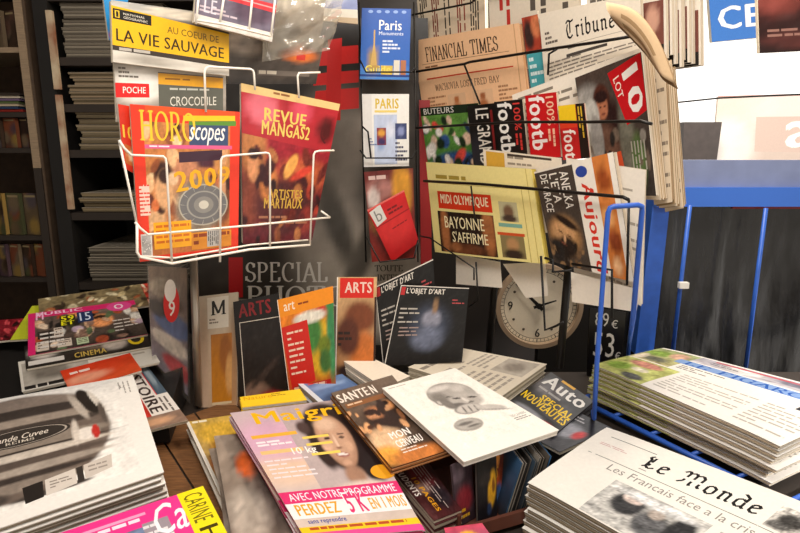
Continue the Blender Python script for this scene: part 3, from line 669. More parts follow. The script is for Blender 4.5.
disc(R_, 0, .006, 'back_plate', SHELFD)
sh = Sheet([cc + V((-R_, -.0065, R_)), cc + V((R_, -.0065, R_)), cc + V((R_, -.0065, -R_)), cc + V((-R_, -.0065, -R_))])
sh.E(.5, .5, .49, .49, 'f3e8d4', 64); sh.E(.5, .5, .475, .475, '6a5c4c', 64, .985); sh.E(.5, .5, .43, .43, '6a5c4c', 64, .985)
for i in range(60):
    a = math.radians(i * 6); c_, s_ = math.sin(a), -math.cos(a); wd = .004 if i % 5 else .009
    sh.P([(.5 + c_ * .432 - s_ * wd * .6, .5 + s_ * .432 + c_ * wd * .6), (.5 + c_ * .47 - s_ * wd * .6, .5 + s_ * .47 + c_ * wd * .6), (.5 + c_ * .47 + s_ * wd * .6, .5 + s_ * .47 - c_ * wd * .6), (.5 + c_ * .432 + s_ * wd * .6, .5 + s_ * .432 - c_ * wd * .6)][::-1], '3a3028')
for i in range(1, 13):
    a = math.radians(i * 30); u, v = .5 + .35 * math.sin(a), .5 - .35 * math.cos(a); wd = .03 if i < 10 else .05
    if i in (12, 3, 6, 9): sh.T(str(i), u - wd, v - .055, u + wd, v + .055, '2a221c', 'b')
    else: sh.E(u, v, .017, .017, '5a4e42', 12)
sh.mb.build('dial', NEWS, t, t.location)
def hand(name, ang, ln, wd, d):
    a = math.radians(ang); u = V((math.sin(a), 0, math.cos(a))); s_ = V((math.cos(a), 0, -math.sin(a))); mb = MB()
    P = [cc - u * .015 - s_ * wd, cc - u * .015 + s_ * wd, cc + u * ln + s_ * wd * .4, cc + u * ln - s_ * wd * .4]
    mb.hexa([p + V((0, -d, 0)) for p in P], [p + V((0, -d - .0015, 0)) for p in P]); mb.build(name, BLACKM, t, t.location)
hand('hour_hand', 72, .05, .004, .010); hand('minute_hand', -46, .092, .0055, .013)
disc(.008, .0125, .017, 'hand_cap', BLACKM, 0, 20)
# price board and dark board
def pb(s):
    s.T('89', .16, .04, .54, .22, 'e8e4dc', 'r'); s.T('€', .62, .12, .8, .23, 'e8e4dc', 'r'); s.T('53', .14, .3, .74, .62, 'f2eee6', 'r'); s.T('€', .78, .54, .94, .65, 'e8e4dc', 'r')
printed('price_board', bq(1.34, (590, 308), (626, 312), (620, 386), (587, 384)), .008, pb, 'black board with the handwritten white numbers 89 and 53', 'sign', None, '100c0a', 1, pages=['100c0a'])

# ---------------------------------------------------------------- big photo poster at the back
PY_ = 1.62
def special(s):
    s.PH(0, 0, 1, 1, ('1a1512', '2a2520'), [(.64, .6, .22, .32, 'a2968a', .5), (.56, .42, .12, .2, '6e655c', .5), (.74, .8, .32, .16, 'a59a8c', .5), (.78, .5, .12, .12, '5a524a', .5), (.6, .6, .05, .16, '4a443d', .5, -25), (.7, .72, .04, .2, '5a534b', .4, 30), (.2, .9, .25, .2, '3a322b', .5), (.85, .3, .1, .2, '4a433c', .5)], 60, 70, .22, 5)
    for v0, v1 in ((.085, .135), (.155, .19), (.205, .265)): s.Q([(.515, v0), (.7, v0 - .01), (.7, v1 - .01), (.505, v1)], 'c3201d')
    s.Q([(.57, .06), (.63, .055), (.62, .29), (.555, .29)], 'b81a18')
    s.R(.14, .71, .2, .84, 'c01f22')
    s.T('SPECIAL', .21, .725, .56, .79, 'e6dfd4', 's'); s.T('PHOTO', .21, .802, .64, .87, 'e6dfd4', 's')
    s.T('TOUTE', .76, .735, .88, .755, '1c1815', 's'); s.T('INTERVIEW', .77, .765, .95, .785, '1c1815', 's')
    s.R(0, .845, .22, .85, '8a8278')
printed('poster', bq(PY_, (195, 18), (428, 18), (432, 345), (196, 345)), .012, special, 'large grey photo poster with red letters and white serif capitals at the back', 'poster', None, '2a2520', 1)
m = MB(); P4 = bq(1.58, (419, 100), (430, 100), (432, 285), (421, 285)); m.hexa([p + V((0, .02, 0)) for p in P4][::-1], P4[::-1]); o = m.build('red_strip', REDM); tag(o, 'narrow dark red strip standing left of the newspaper rack', 'strip')

# narrow rack of Paris guides
GP = 'Paris guides and bags in the narrow rack'
gq = lambda y, *p: bq(y, *p)
def blue(s):
    s.PH(0, 0, 1, 1, ('2a55a8', '2f6ac0'), [(.5, .95, .6, .15, '4a86d0'), (.25, .75, .1, .2, 'a88a58')], 10, 14)
    for i in range(5): s.E(.18 + i * .17, .045, .05, .022, '88a4d8', 12)
    s.T('Paris', .36, .16, .82, .3, 'f6f4ef', 'b'); s.T('Monuments', .36, .32, .86, .37, 'd8e0f0', 'b')
    for i in range(4): s.L(.44, .44 + .05 * i, .8, .47 + .05 * i, 1, 'd8e0f0', .9, 3)
    s.P([(.2, .82), (.27, .42), (.34, .82)][::-1], 'c9a35c'); s.R(.255, .3, .285, .5, 'c9a35c'); s.R(.14, .8, .4, .84, 'b8944c')
    s.R(.42, .8, .66, .93, 'd8b84c'); s.R(.68, .72, .8, .93, 'dad2c4'); s.R(.82, .72, .93, .93, 'b0704c'); s.T('Guide', .1, .8, .62, .9, 'e8d860', 'b')
    s.R(0, .93, 1, .96, '1c3c84')
printed('guide_book', gq(1.5, (362, 8), (411, 9), (409, 80), (360, 79)), .012, blue, 'blue Paris guide with a tower drawn on its cover', 'book', GP, '2d5cb0', 2)
def pmap(s):
    s.T('PARIS', .28, .06, .78, .2, 'd8b82c', 'k'); s.R(.26, .22, .74, .25, 'e8d070'); s.R(.0, .0, .2, 1, 'e4e0dc')
    s.PH(.24, .28, .74, .97, 'c0cbe4', [(.3, .5, .2, .2, '8aa4d0'), (.7, .3, .2, .15, 'dadff0')], 10, 12, .15)
    s.PH(.3, .46, .5, .7, '8a3040', [(.5, .3, .4, .2, 'e0a040'), (.5, .8, .4, .2, '3a2c60')], 8, 8); s.PH(.7, .4, .95, .62, '3a4470', [(.5, .5, .3, .3, '8a94c0')], 6, 6)
    s.L(.12, .6, .3, .72, 3, '6a78a0'); s.L(.7, .66, .96, .95, 5, '4a4a60')
printed('city_map', gq(1.49, (362, 94), (409, 94), (409, 166), (364, 167)), .008, pmap, 'white folded Paris map with yellow capitals below the blue guide', 'map', GP, 'efece6', 2)
def rbag0(s):
    s.PH(0, 0, 1, 1, ('6a2420', '8a2a22'), [(.3, .2, .3, .12, 'a87068'), (.75, .25, .2, .3, 'd8962c'), (.3, .55, .25, .15, 'c8843a'), (.15, .3, .12, .12, 'd8c8c0')], 16, 22, .3)
    s.L(.08, .05, .9, .12, 1, 'd8b8b0', .6, 4)
printed('magazine', gq(1.49, (364, 172), (413, 168), (416, 258), (372, 262)), .008, rbag0, 'dark red packet with an orange patch behind the bright red one', 'magazine', GP, '7a2620', 2)
def rbag(s):
    s.PH(0, 0, 1, 1, ('cf1a1e', 'b81418'), [(.5, .5, .5, .3, 'd82a2a')], 8, 10, .12); s.Q([(.02, .06), (.34, .02), (.36, .3), (.05, .34)], 'e0dcd4'); s.T('b', .12, .08, .28, .28, '8a8680', 'r')
    s.R(0, 0, 1, .03, 'e86a60'); s.L(.45, .16, .92, .3, 2, '7a1014', .5, 3); s.L(.4, .5, .85, .54, 1, '8a1014', .5, 3); s.R(.0, .34, 1, .36, 'a01216')
printed('red_packet', gq(1.46, (367, 210), (404, 190), (419, 242), (392, 262)), .01, rbag, 'tilted bright red packet with a small white square', 'packet', GP, 'c8181c', 1)
t = thing('guide_rack', V((-.03, 1.5, 1.0)), 'thin dark wire rack holding the Paris guides in a column', 'rack')
for y, pts in ((1.47, [(360, 60), (366, 72), (412, 72), (416, 66)]), (1.47, [(360, 150), (366, 158), (412, 158), (416, 150)]), (1.47, [(362, 126), (368, 132), (371, 158)]), (1.44, [(366, 236), (380, 262), (414, 258), (418, 240)]), (1.53, [(359, 2), (366, 262)]), (1.53, [(414, 2), (418, 262)])):
    mb = MB(); mb.tube([wx(px, py, y) for px, py in pts], .0022, 6); mb.build('wire', BLACKM, t, t.location, True)

# ---------------------------------------------------------------- white wire rack at left and its magazines
_a = tabp; WP0 = V(((172 - 400) / FPX * 1.0, 1.0, 1.2)); WU = V((.738, .675, 0)).normalized(); WN = V((WU.y, -WU.x, 0))
def wr(k): return Plane(WP0 + WN * k, WN)
GW = 'magazines in the white wire rack'
def rackmag(q, k, th, d, label, base, bend=None, name='magazine'): return printed(name, wr(k).q(*q), th, d, label, 'magazine', GW, base, 2, False, bend)
def vie(s):
    s.PH(0, 0, 1, .3, ('8a8a88', '4a4038'), [(.5, .3, .3, .3, 'd8ccb8'), (.85, .4, .15, .5, '3a2a20'), (.1, .3, .2, .4, 'b8b4ac')], 14, 8, .3)
    s.Q([(0, .08), (1, .3), (1, .78), (0, .72)], 'ecb414')
    s.Q([(.01, .12), (.31, .17), (.31, .33), (.01, .29)], '1a1612'); s.Q([(.025, .15), (.06, .155), (.06, .27), (.025, .265)], 'e8c030'); s.Q([(.034, .165), (.052, .168), (.052, .258), (.034, .256)], '1a1612')
    s.T('NATIONAL', 0, 0, 0, 0, 'd8d0c0', 'b', 0, [(.09, .175), (.26, .2), (.26, .235), (.09, .21)]); s.T('GEOGRAPHIC', 0, 0, 0, 0, 'd8d0c0', 'b', 0, [(.09, .23), (.28, .26), (.28, .3), (.09, .27)])
    s.T('AU COEUR DE', 0, 0, 0, 0, '5a4210', 'r', 0, [(.44, .3), (.9, .36), (.9, .47), (.44, .41)])
    s.T('LA VIE SAUVAGE', 0, 0, 0, 0, '2c2008', 'b', 0, [(.03, .44), (.95, .54), (.95, .72), (.03, .64)])
    s.Q([(0, .72), (1, .78), (1, .86), (0, .8)], '3a3028'); s.L(.05, .745, .9, .84, 1, 'b8b0a4', .5, 6); s.PH(0, 0, 0, 0, 'cfc8bc', [(.3, .5, .2, .4, 'a8a094')], 8, 4, .2, quad=[(0, .8), (1, .86), (1, 1), (0, 1)])
rackmag([(111, 0), (229, 16), (229, 76), (113, 62)], -.012, .012, vie, 'yellow and black nature magazine at the top of the white rack', 'cfc8bc')
m = MB(); P4 = wr(-.045).q((106, 4), (125, 2), (132, 160), (120, 148)); rackmag([(103, -6), (128, -4), (128, 44), (109, 40)], -.05, .008, lambda s: s.PH(0, 0, 1, 1, ('2a8ac8', '2f94d0'), [(.5, .9, .5, .1, 'c8405a')], 6, 8), 'bright blue magazine edge peeking out left of the yellow one', '2f90cc')
def croc(s):
    s.PH(0, 0, 1, 1, ('b8b0a4', '8a8076'), [(.2, .4, .2, .3, 'e4dfd6')], 14, 14, .2)
    s.R(0, .36, .28, .6, 'd81e1e'); s.T('POCHE', .06, .42, .25, .53, 'f8e8e0', 'b'); s.L(.03, .1, .2, .3, 3, '6a6258')
    s.Q([(.36, .14), (.97, .16), (.97, .95), (.36, .92)], '5a5a50'); s.Q([(.36, .16), (.97, .18), (.97, .4), (.36, .36)], 'e0a020'); s.L(.42, .24, .92, .3, 1, '8a5a10', .5, 4)
    s.T('CROCODILE', .46, .58, .9, .76, 'd8d4c8', 'r'); s.L(.46, .42, .9, .48, 1, 'b8b8ac', .6, 4)
rackmag([(114, 60), (226, 70), (226, 116), (117, 122)], -.026, .01, croc, 'grey magazine with a red tab and an ochre framed photo', 'a8a094')
def redyel(s): s.R(0, .0, 1, 1, 'd8321c'); s.T('10', .1, .3, .6, .5, 'f4c840', 'k'); s.PH(.1, .6, .9, .9, 'c86a30', [(.5, .5, .3, .3, 'f0d8b0')], 6, 6, .3)
rackmag([(118, 104), (140, 108), (146, 180), (124, 168)], -.022, .006, redyel, 'orange red magazine edge behind the horoscope cover', 'd8321c')
def horo(s):
    s.R(0, 0, 1, 1, 'e0361c')
    s.PH(.1, .1, .9, .97, ('c07a40', 'b86a34'), [(.22, .5, .14, .2, 'd89a68'), (.2, .38, .13, .1, '3a1a10'), (.72, .28, .3, .06, '4a2030'), (.62, .64, .3, .22, '8a7a68'), (.9, .3, .1, .2, 'c8884c'), (.93, .6, .08, .2, '6a3a20'), (.1, .75, .1, .12, 'e0b080'), (.45, .35, .16, .1, 'b87a58')] + rb(3, 40, ['d89a68', '5a2414', 'e0b080', '8a4a28', 'c86a38', '3a1a10', 'e8c898'], .02, .06) + [(.2, .5, .1, .15, 'dca878', .15), (.22, .4, .09, .06, '3a1a10', .2), (.3, .42, .06, .05, 'e0b890', .2), (.62, .64, .3, .22, '8a7a68', .2), (.92, .22, .05, .1, 'd8a070', .2), (.92, .15, .05, .04, '2c1810', .2), (.9, .5, .05, .12, 'c89068', .2)], 70, 76, .3, 9)
    s.R(.12, .0, .95, .05, 'e8501c'); s.Q([(.45, .05), (.95, .03), (.95, .065), (.45, .085)], 'e8c020'); s.Q([(.5, .085), (.96, .065), (.96, .1), (.5, .12)], '5a8a30')
    s.Q([(.5, .11), (.88, .1), (.88, .24), (.5, .25)], '3a4a6c')
    s.T('HORO', .06, .03, .56, .22, 'f2c030', 's'); s.T('scopes', .5, .12, .85, .25, 'f4f0ea', 'i')
    s.Q([(.1, .245), (.92, .24), (.92, .265), (.1, .27)], 'd85a8a'); s.L(.14, .25, .85, .265, 1, 'f8e0e8', .6, 7)
    s.Q([(.4, .29), (.82, .27), (.82, .34), (.4, .36)], '3c2030')
    s.E(.63, .65, .25, .145, 'b0a898', 36); s.E(.63, .65, .235, .135, '6e6c6c', 36); s.E(.63, .65, .17, .098, '9a968e', 36, .9); s.E(.63, .65, .1, .058, '8a8680', 32); s.E(.63, .65, .05, .03, 'c8c2b4', 24)
    for i in range(12): a = i * math.pi / 6; s.P([(.63 + .17 * math.cos(a), .65 + .098 * math.sin(a)), (.63 + .23 * math.cos(a + .05), .65 + .132 * math.sin(a + .05)), (.63 + .23 * math.cos(a + .08), .65 + .132 * math.sin(a + .08))][::-1], 'b8b2a8')
    s.T('2009', 0, 0, 0, 0, 'e8a81c', 'k', 0, [(.34, .42), (.9, .38), (.9, .5), (.36, .56)])
    s.R(.03, .5, .12, .7, 'f0c8b8'); s.L(.03, .5, .12, .7, 8, 'd8402c', .4, 2)
    s.R(.14, .75, .5, .93, 'f0a81c'); s.L(.16, .77, .48, .91, 4, 'c86a14', .5, 4); s.R(.5, .84, .92, .96, 'd88a28'); s.L(.52, .85, .9, .95, 2, '8a3a10', .5, 4)
    s.R(.02, .82, .12, .98, 'd8d2cc'); s.L(.03, .83, .11, .97, 8, '6a6a6a', .5, 2, True); s.R(.66, .83, .8, .95, 'b8b4ae'); s.L(.67, .84, .79, .94, 6, '5a5a5a', .5, 2, True)
rackmag([(130, 104), (240, 112), (238, 250), (140, 262)], -.008, .008, horo, 'orange red horoscope magazine with a silver zodiac disc behind white wire', 'd8401f')
def manga(s):
    s.PH(0, 0, 1, 1, ('a31c2c', '5c1620'), [(.12, .4, .14, .2, 'b07040'), (.1, .7, .12, .2, '7a3a2a'), (.7, .55, .3, .12, 'b85a34', .5), (.55, .75, .4, .2, '4a1a1c'), (.9, .25, .1, .1, 'c85a5a'), (.3, .6, .1, .12, 'c87a40'), (.85, .85, .1, .1, '8a3028')] + rb(5, 34, ['6a241c', '8a4a2c', '3a1014', '9a3424', '5a1c1c', 'a8683c', '2a0c10', '4a1418'], .02, .06, 0, .36) + [(.12, .5, .06, .1, 'c8885c', .2), (.12, .42, .06, .04, '2a1010', .2), (.55, .48, .05, .1, 'e0a050', .2, 40), (.7, .52, .14, .03, 'c83c2c', .3, -20)], 60, 76, .35, 7)
    s.R(0, 0, 1, .05, 'd8b87c'); s.L(.3, .012, .95, .04, 1, '8a5a30', .5, 7)
    s.Q([(.0, .05), (1, .05), (1, .36), (0, .3)], 'a6202c'); s.PH(0, 0, 0, 0, 'a8242e', [(.2, .3, .15, .4, 'd86a78'), (.6, .2, .1, .3, 'd04a60'), (.9, .5, .1, .3, '4a1014')], 16, 8, .12, quad=[(.0, .05), (1, .05), (1, .36), (0, .3)])
    s.T('REVUE', .22, .12, .66, .2, 'd8c060', 'k'); s.T('MANGAS2', .2, .2, .72, .29, 'd8c060', 'k'); s.T('Q', .84, .17, .93, .3, '4a1418', 'b')
    s.T('ARTISTES', .3, .64, .74, .7, 'c8a040', 'k'); s.T('MARTIAUX', .26, .7, .76, .77, 'c8a040', 'k'); s.L(.2, .82, .9, .9, 2, 'a06a50', .4, 5)
rackmag([(241, 83), (340, 104), (312, 240), (243, 244)], -.03, .009, manga, 'dark red magazine with gold block letters right of the horoscopes', '8a1c28')
def topm(s):
    s.PH(0, 0, 1, 1, ('8a8496', '6a6070'), [(.5, .3, .4, .2, 'a8a0b0'), (.7, .6, .3, .2, '5a4858')], 16, 20, .25)
    s.Q([(0, .38), (1, .42), (1, .55), (0, .5)], 'd83840'); s.Q([(0, .43), (1, .47), (1, .49), (0, .45)], 'f0a0a0'); s.Q([(0, .86), (1, .86), (1, 1), (0, 1)], 'e4dcd4'); s.L(.05, .7, .95, .82, 2, 'c8b8c0', .5); s.T('LE', .1, .58, .25, .8, 'd8d0d8', 'b')
rackmag([(199, -40), (280, -22), (272, 42), (194, 22)], .012, .01, topm, 'mauve magazine with a red band in the topmost white wire pocket', '756c78')
# wrinkled clear bag and the magazine tops beyond
def crumple(name, q, amp, label, mt, fn, seed, parts=None):
    s = Sheet(q); mb = MB(); n = 26; ids = []
    for j in range(n + 1):
        for i in range(n + 1):
            u, v = i / n, j / n; ids.append(mb.vert(s.at(u, v, amp * (noise.noise((u * 5, v * 6, seed)) + .5 * noise.noise((u * 13, v * 14, seed + 3))))))
    for j in range(n):
        for i in range(n):
            k = j * (n + 1) + i; mb.face([ids[k + n + 1], ids[k + n + 2], ids[k + 1], ids[k]], lin(fn(i / n, j / n)))
    o = mb.build(name, mt, None, (s.q[3] + s.q[2]) / 2, True); return tag(o, label, 'plastic wrap')
BQ = wr(-.06)
rackmag([(226, 22), (324, 40), (316, 84), (228, 84)], -.06, .008, lambda s: (s.PH(0, 0, 1, 1, ('6a5e54', '2a2420'), [(.75, .4, .2, .15, 'd8702c'), (.45, .7, .3, .2, '4a4038'), (.2, .3, .2, .2, '8a7c70')], 20, 16, .4), s.R(.3, .74, .9, .84, '6a6058'), s.L(.32, .75, .88, .83, 1, 'cfc4b4', .8, 5), s.R(.72, .38, .82, .5, 'd83a2c')), 'dark magazine under crinkled film above the dark red one', '4a4038')
crumple('plastic_wrap', wr(-.03).q((268, -18), (352, -30), (330, 50), (262, 62)), .012, 'crinkled clear film bag over the magazines at the top', PLAST, lambda u, v: 'ccc', 2)
rackmag([(262, -20), (330, -30), (320, 40), (268, 52)], -.045, .006, lambda s: (s.PH(0, 0, 1, 1, ('a89c8c', '5a4e44'), [(.5, .3, .4, .2, 'c8beb0'), (.3, .8, .3, .1, '3a322c')], 16, 16, .4)), 'greyish magazine inside the crinkled film bag', '8a7e70')
def bl2(s): s.PH(0, 0, 1, .75, ('a8b0d0', '8a94c0'), [(.5, .6, .3, .3, 'c0c4dc')], 10, 10, .1); s.R(0, .75, 1, .9, 'e4dccc'); s.R(0, .9, 1, 1, 'c8b090')
printed('magazine', bq(1.4, (312, -30), (356, -34), (358, 24), (312, 20)), .01, bl2, 'pale lilac magazine at the top edge beside the blue guide', 'magazine', None, '9aa2c4', 1)
t = thing('wire_rack', WP0 + V((0, 0, -.2)), 'white wire magazine rack holding the horoscope and nature magazines', 'rack')
WK = .012
def ww(pts, k=WK, r=.0021, name='wire'): return wire(k, pts, name, r, WHITEW, t, wr(k))
ww([(205.8, 112), (204.5, 71), (206, 68), (209, 66.8), (250, 69), (253, 70.5), (254, 74), (255, 90)], -.004)
ww([(299, 98), (297.5, 76), (299, 73), (320, 72.5)], -.015)
ww([(119, 140), (124, 148), (131, 155), (163, 156.4), (165.5, 158.5), (166.4, 163), (172, 263)])
ww([(220, 262), (221, 160), (222.5, 157), (226, 156), (266, 152.8), (269, 153.6), (270, 157), (270, 249)])
ww([(310, 245), (313.6, 155), (315, 152), (319, 151), (334, 150.5)])
ww([(135, 222), (140, 228), (148, 234.5), (250, 225.5), (330, 217.4)]); ww([(330, 217.4), (321, 211)])
ww([(137, 225), (137, 252), (140, 257), (172, 263.5), (250, 249.5), (310, 245)], WK, .0024, 'tray_wire')
ww([(139, 256), (175, 258), (250, 245), (308, 240)], WK - .012, .0018, 'tray_wire')
ww([(119, 140), (137, 225)], WK - .005)
# top pocket
for pts in ([(196, 24), (199, -10)], [(220, 22), (225, -10)], [(249, 30), (253, -10)], [(271, 36), (276, -10)], [(196, 20), (222, 24), (271, 36)]): ww(pts, .022)

# ---------------------------------------------------------------- clear stand with post and magazine inside
t = thing('display_stand', tabp.at(185, 420), 'clear acrylic display stand with a steel post and a red round sticker', 'stand')
a = wx(194, 262, 1.2); b = wx(199, 412, 1.2)
m = MB(); m.tube([a + V((0, 0, .02)), V((b.x, 1.2, tz(1.2) + .008))], .0085, 12); m.build('post', STEEL, t, t.location, True)
AP = Plane(wx(190, 300, 1.22), V((.55, -.83, 0)))
Q4 = AP.q((146, 262), (188, 264), (190, 404), (152, 362)); n4 = AP.n * .003
m = MB(); m.hexa([p for p in Q4][::-1], [p + n4 for p in Q4][::-1]); m.build('clear_panel', ACRY, t, t.location)
st = Sheet([p + n4 * 1.3 for p in AP.q((163, 279), (179, 279), (179, 322), (163, 322))]); st.E(.5, .56, .5, .44, 'd8201c', 30); st.E(.42, .26, .36, .26, 'efe6dc', 24); st.T('9', .32, .5, .72, .85, 'f4ece4', 'b'); st.mb.build('sticker', GLOSS, t, t.location)
def clearm(s):
    s.PH(0, 0, 1, 1, ('8a7460', '7a7280'), [(.4, .2, .4, .1, 'b0a08c', .2), (.6, .5, .5, .1, '4f689c', .2), (.5, .68, .5, .08, 'd8ccc0', .2), (.7, .85, .4, .08, 'b83a44', .2), (.2, .4, .3, .08, '3f3632', .2), (.6, .32, .3, .06, '5a4438', .2)], 24, 34, .35)
    s.L(.1, .62, .9, .68, 2, 'd8d0c4')
printed('magazine', AP.off(-.012).q((148, 266), (187, 268), (188, 396), (152, 360)), .006, clearm, 'greyish magazine behind the clear panel with the red sticker', 'magazine', None, '8a8278', 1)

# ---------------------------------------------------------------- magazines standing along the back of the counter
GS = 'magazines standing along the back of the counter'
def stand(q, y, lean, th, d, label, base, yaw=0, pages=PGC):
    return printed('magazine', facing(y, lean, yaw).q(*q), th, d, label, 'magazine', GS, base, 2, pages=pages)
def mm(s):
    s.PH(0, 0, 1, 1, ('d8c8b0', 'c8a888'), [(.15, .6, .15, .5, 'c8aa90', .5), (.85, .7, .15, .4, 'b88a60', .5)], 16, 24, .06)
    s.R(.28, .02, .78, .28, 'efe6d6'); s.T('M', .34, .05, .74, .17, '1c1612', 's'); s.L(.32, .2, .74, .25, 2, '8a7a6a')
    s.PH(.35, .33, .86, .9, ('c07a30', 'c8801f'), [(.7, .3, .3, .3, 'a0602c'), (.9, .6, .2, .3, 'd8a060')], 14, 20, .12)
    s.R(.35, .9, .86, .92, 'e0c8a0'); s.T('MENTAL', .1, .95, .6, .99, '5a4030', 'r')
stand([(195, 297), (238, 292), (237, 412), (199, 416)], 1.225, .16, .008, mm, 'beige and amber magazine with a black capital M', 'd2bfa4')
def arts1(s):
    s.R(0, 0, 1, 1, '17110f'); s.T('ARTS', .1, .03, .8, .15, '8c1f24', 'k')
    s.PH(.1, .2, .98, .96, ('1c1512', '241a16'), [(.3, .85, .3, .16, '8a6a58'), (.6, .9, .3, .1, 'a01c20'), (.5, .6, .4, .04, '3a2c26', .4, -25)], 20, 28, .3)
    for q in ((.1, .19, .98, .197), (.1, .19, .115, .95), (.1, .94, .98, .948)): s.R(*q, 'd8ccbc')
    s.L(.2, .93, .8, .99, 1, 'c8a090')
stand([(233, 302), (279, 293), (292, 412), (241, 414)], 1.2, .16, .009, arts1, 'black art magazine with a dark red title and a thin white frame', '17110f')
def art2(s):
    s.PH(0, 0, 1, 1, ('e8861c', 'b8401c'), [(.8, .3, .25, .14, 'c81e1e', .2), (.75, .55, .3, .3, 'd8a81c', .3), (.55, .4, .22, .2, '3f7a34', .3), (.95, .5, .1, .4, '3f8a54', .3), (.8, .55, .12, .1, '6a7a1c', .2), (.8, .7, .12, .12, '3f6a2c', .3), (.55, .24, .3, .06, 'e8e0d0', .2), (.95, .15, .1, .08, '3f8a4a')], 36, 44, .3)
    s.Q([(0, 0), (1, 0), (1, .16), (0, .18)], 'f0901c'); s.T('art', .1, .05, .3, .13, 'f8e8d0', 'b'); s.L(.36, .08, .9, .11, 1, '8a3a10', .6, 5)
    s.Q([(.0, .28), (.5, .26), (.58, .86), (.08, .92)], 'cf2418'); s.L(.1, .34, .4, .8, 8, 'f0d0b8', .35, 2); s.R(.1, .88, .9, .96, 'b81c18'); s.L(.12, .89, .8, .95, 1, 'f0c0a0', .5)
    s.R(0, 0, .012, 1, 'ece0d0')
stand([(277, 300), (333, 286), (336, 390), (290, 400)], 1.17, .18, .009, art2, 'orange magazine with a red text column and a green painted face', 'd8601c')
def arts3(s):
    s.PH(0, 0, 1, 1, ('d0a878', 'b07a4c'), [(.6, .4, .4, .16, '7a4024', .3), (.7, .75, .35, .2, 'c86f30', .3), (.3, .6, .3, .2, '5a2c1c', .3), (.5, .95, .5, .08, '2c1a14', .3)], 24, 34, .2)
    s.R(.08, .01, .92, .21, 'd8281e'); s.T('ARTS', .2, .05, .88, .16, 'f0cfc0', 'k'); s.L(.06, .55, .4, .72, 3, '2a1a14', .5, 2); s.R(0, 0, .03, 1, 'efe4d6'); s.R(.95, .2, 1, 1, '3a241a')
stand([(337, 277), (377, 277), (375, 376), (335, 376)], 1.21, .14, .009, arts3, 'brown art magazine under a red title block', 'c49a6c')
def loeil(k):
    def f(s):
        s.PH(0, 0, 1, 1, ('12100f', '1a1716'), [(.5, .5, .26, .26, '3a4050', .5), (.52, .42, .13, .12, '8a8a98', .3), (.5, .66, .2, .16, '6a7084', .4), (.55, .25, .04, .1, '8a6a4c', .4)] if k else [(.5, .4, .3, .2, '2a2624')], 30, 34, .3, 8)
        s.T("L'OBJET D'ART", .1, .03, .66, .12, 'e0d8cc', 'k'); s.R(.02, .02, .08, .12, 'b82a2c'); s.L(.06, .28, .34, .5, 4, 'b8b0a6', .35, 2); s.L(.1, .52, .36, .66, 3, 'a89088', .35, 2); s.L(.78, .16, .95, .24, 2, 'b84a4c', .4, 2)
        s.R(0, 0, .012, 1, 'd8d0c6'); s.R(0, 0, 1, .012, 'd8cfc4')
    return f
stand([(375, 287), (433, 259), (440, 362), (384, 374)], 1.24, .1, .008, loeil(0), 'black magazine tilted behind the one with the blue portrait', '141110')
stand([(401, 285), (469, 288), (462, 362), (384, 366)], 1.2, .18, .009, loeil(1), 'black magazine with a bluish statue portrait on its cover', '141110')

# ---------------------------------------------------------------- papers lying on the counter
def lay(q, a, th, d, label, base, group=None, news=False, k=TS, kx=0, x0=0, leaves=3, bend=None, pages=PGC, name=None, jit=.005, spine=None, split=None):
    return printed(name or ('newspaper' if news else 'magazine'), slope(a, k, kx, x0).q(*q), th, d, label, 'newspaper' if news else 'magazine', group, base, leaves, news, bend, pages, jit, spine, None, split)
WHT = ['ece6dc', 'd8d0c4', 'e4ddd2', 'c4bbae']
# white daily, bottom right
def monde(s):
    s.R(.0, .0, 1, 1, 'e6e1d9'); s.T('Le Monde', .29, .15, .8, .33, '1c1a1a', 'g'); s.R(.07, .12, .3, .127, '4a5650'); s.R(.06, .405, .97, .411, '4a5650')
    s.L(.06, .235, .2, .275, 2, 'b0485a', .22, 2); s.T('Les Francais face a la crise', .2, .44, .88, .52, '8a8682', 'r')
    s.L(.3, .355, .96, .38, 1, '9a9490', .4, 9); s.PH(.84, .12, .98, .38, 'c4c0ba', [(.5, .5, .35, .3, '3a3836', .3), (.3, .8, .3, .15, '5a5856'), (.7, .2, .2, .15, '6a6866')], 24, 20, .7, 7)
    s.PH(.28, .58, .72, .99, 'b8b6b2', [(.3, .4, .16, .3, '3a3a3c', .2), (.3, .25, .1, .12, 'c8b8b0', .2), (.6, .6, .16, .3, '5a5a5c', .2), (.58, .35, .08, .12, '9a9088', .2), (.85, .5, .12, .4, '2c2c2e', .2), (.5, .15, .4, .1, 'dadada')], 44, 34, .6, 8)
    s.L(.76, .6, .96, .97, 11, 'a8a29c', .35, 4)
MQ = [(607, 425), (838, 514), (742, 600), (528, 480)]
rt, sh = lay(MQ, .962, .0078, monde, 'topmost newspaper of the white stack at bottom right, with a gothic masthead', 'ebe7e1', 'white daily newspapers in the bottom right stack', True, leaves=4, pages=['d8cdbc', '9c8c74', 'c9bca8', '857660'], jit=.006, bend=lambda u, v: -.0025 * (2 * u - 1) ** 6 - .0025 * (2 * v - 1) ** 6)
pile(rt, sh, .0078, 9, lambda k: '%s newspaper under the top one of the white stack at bottom right' % ordinal(k), .004, .008, 3, gap=.002)
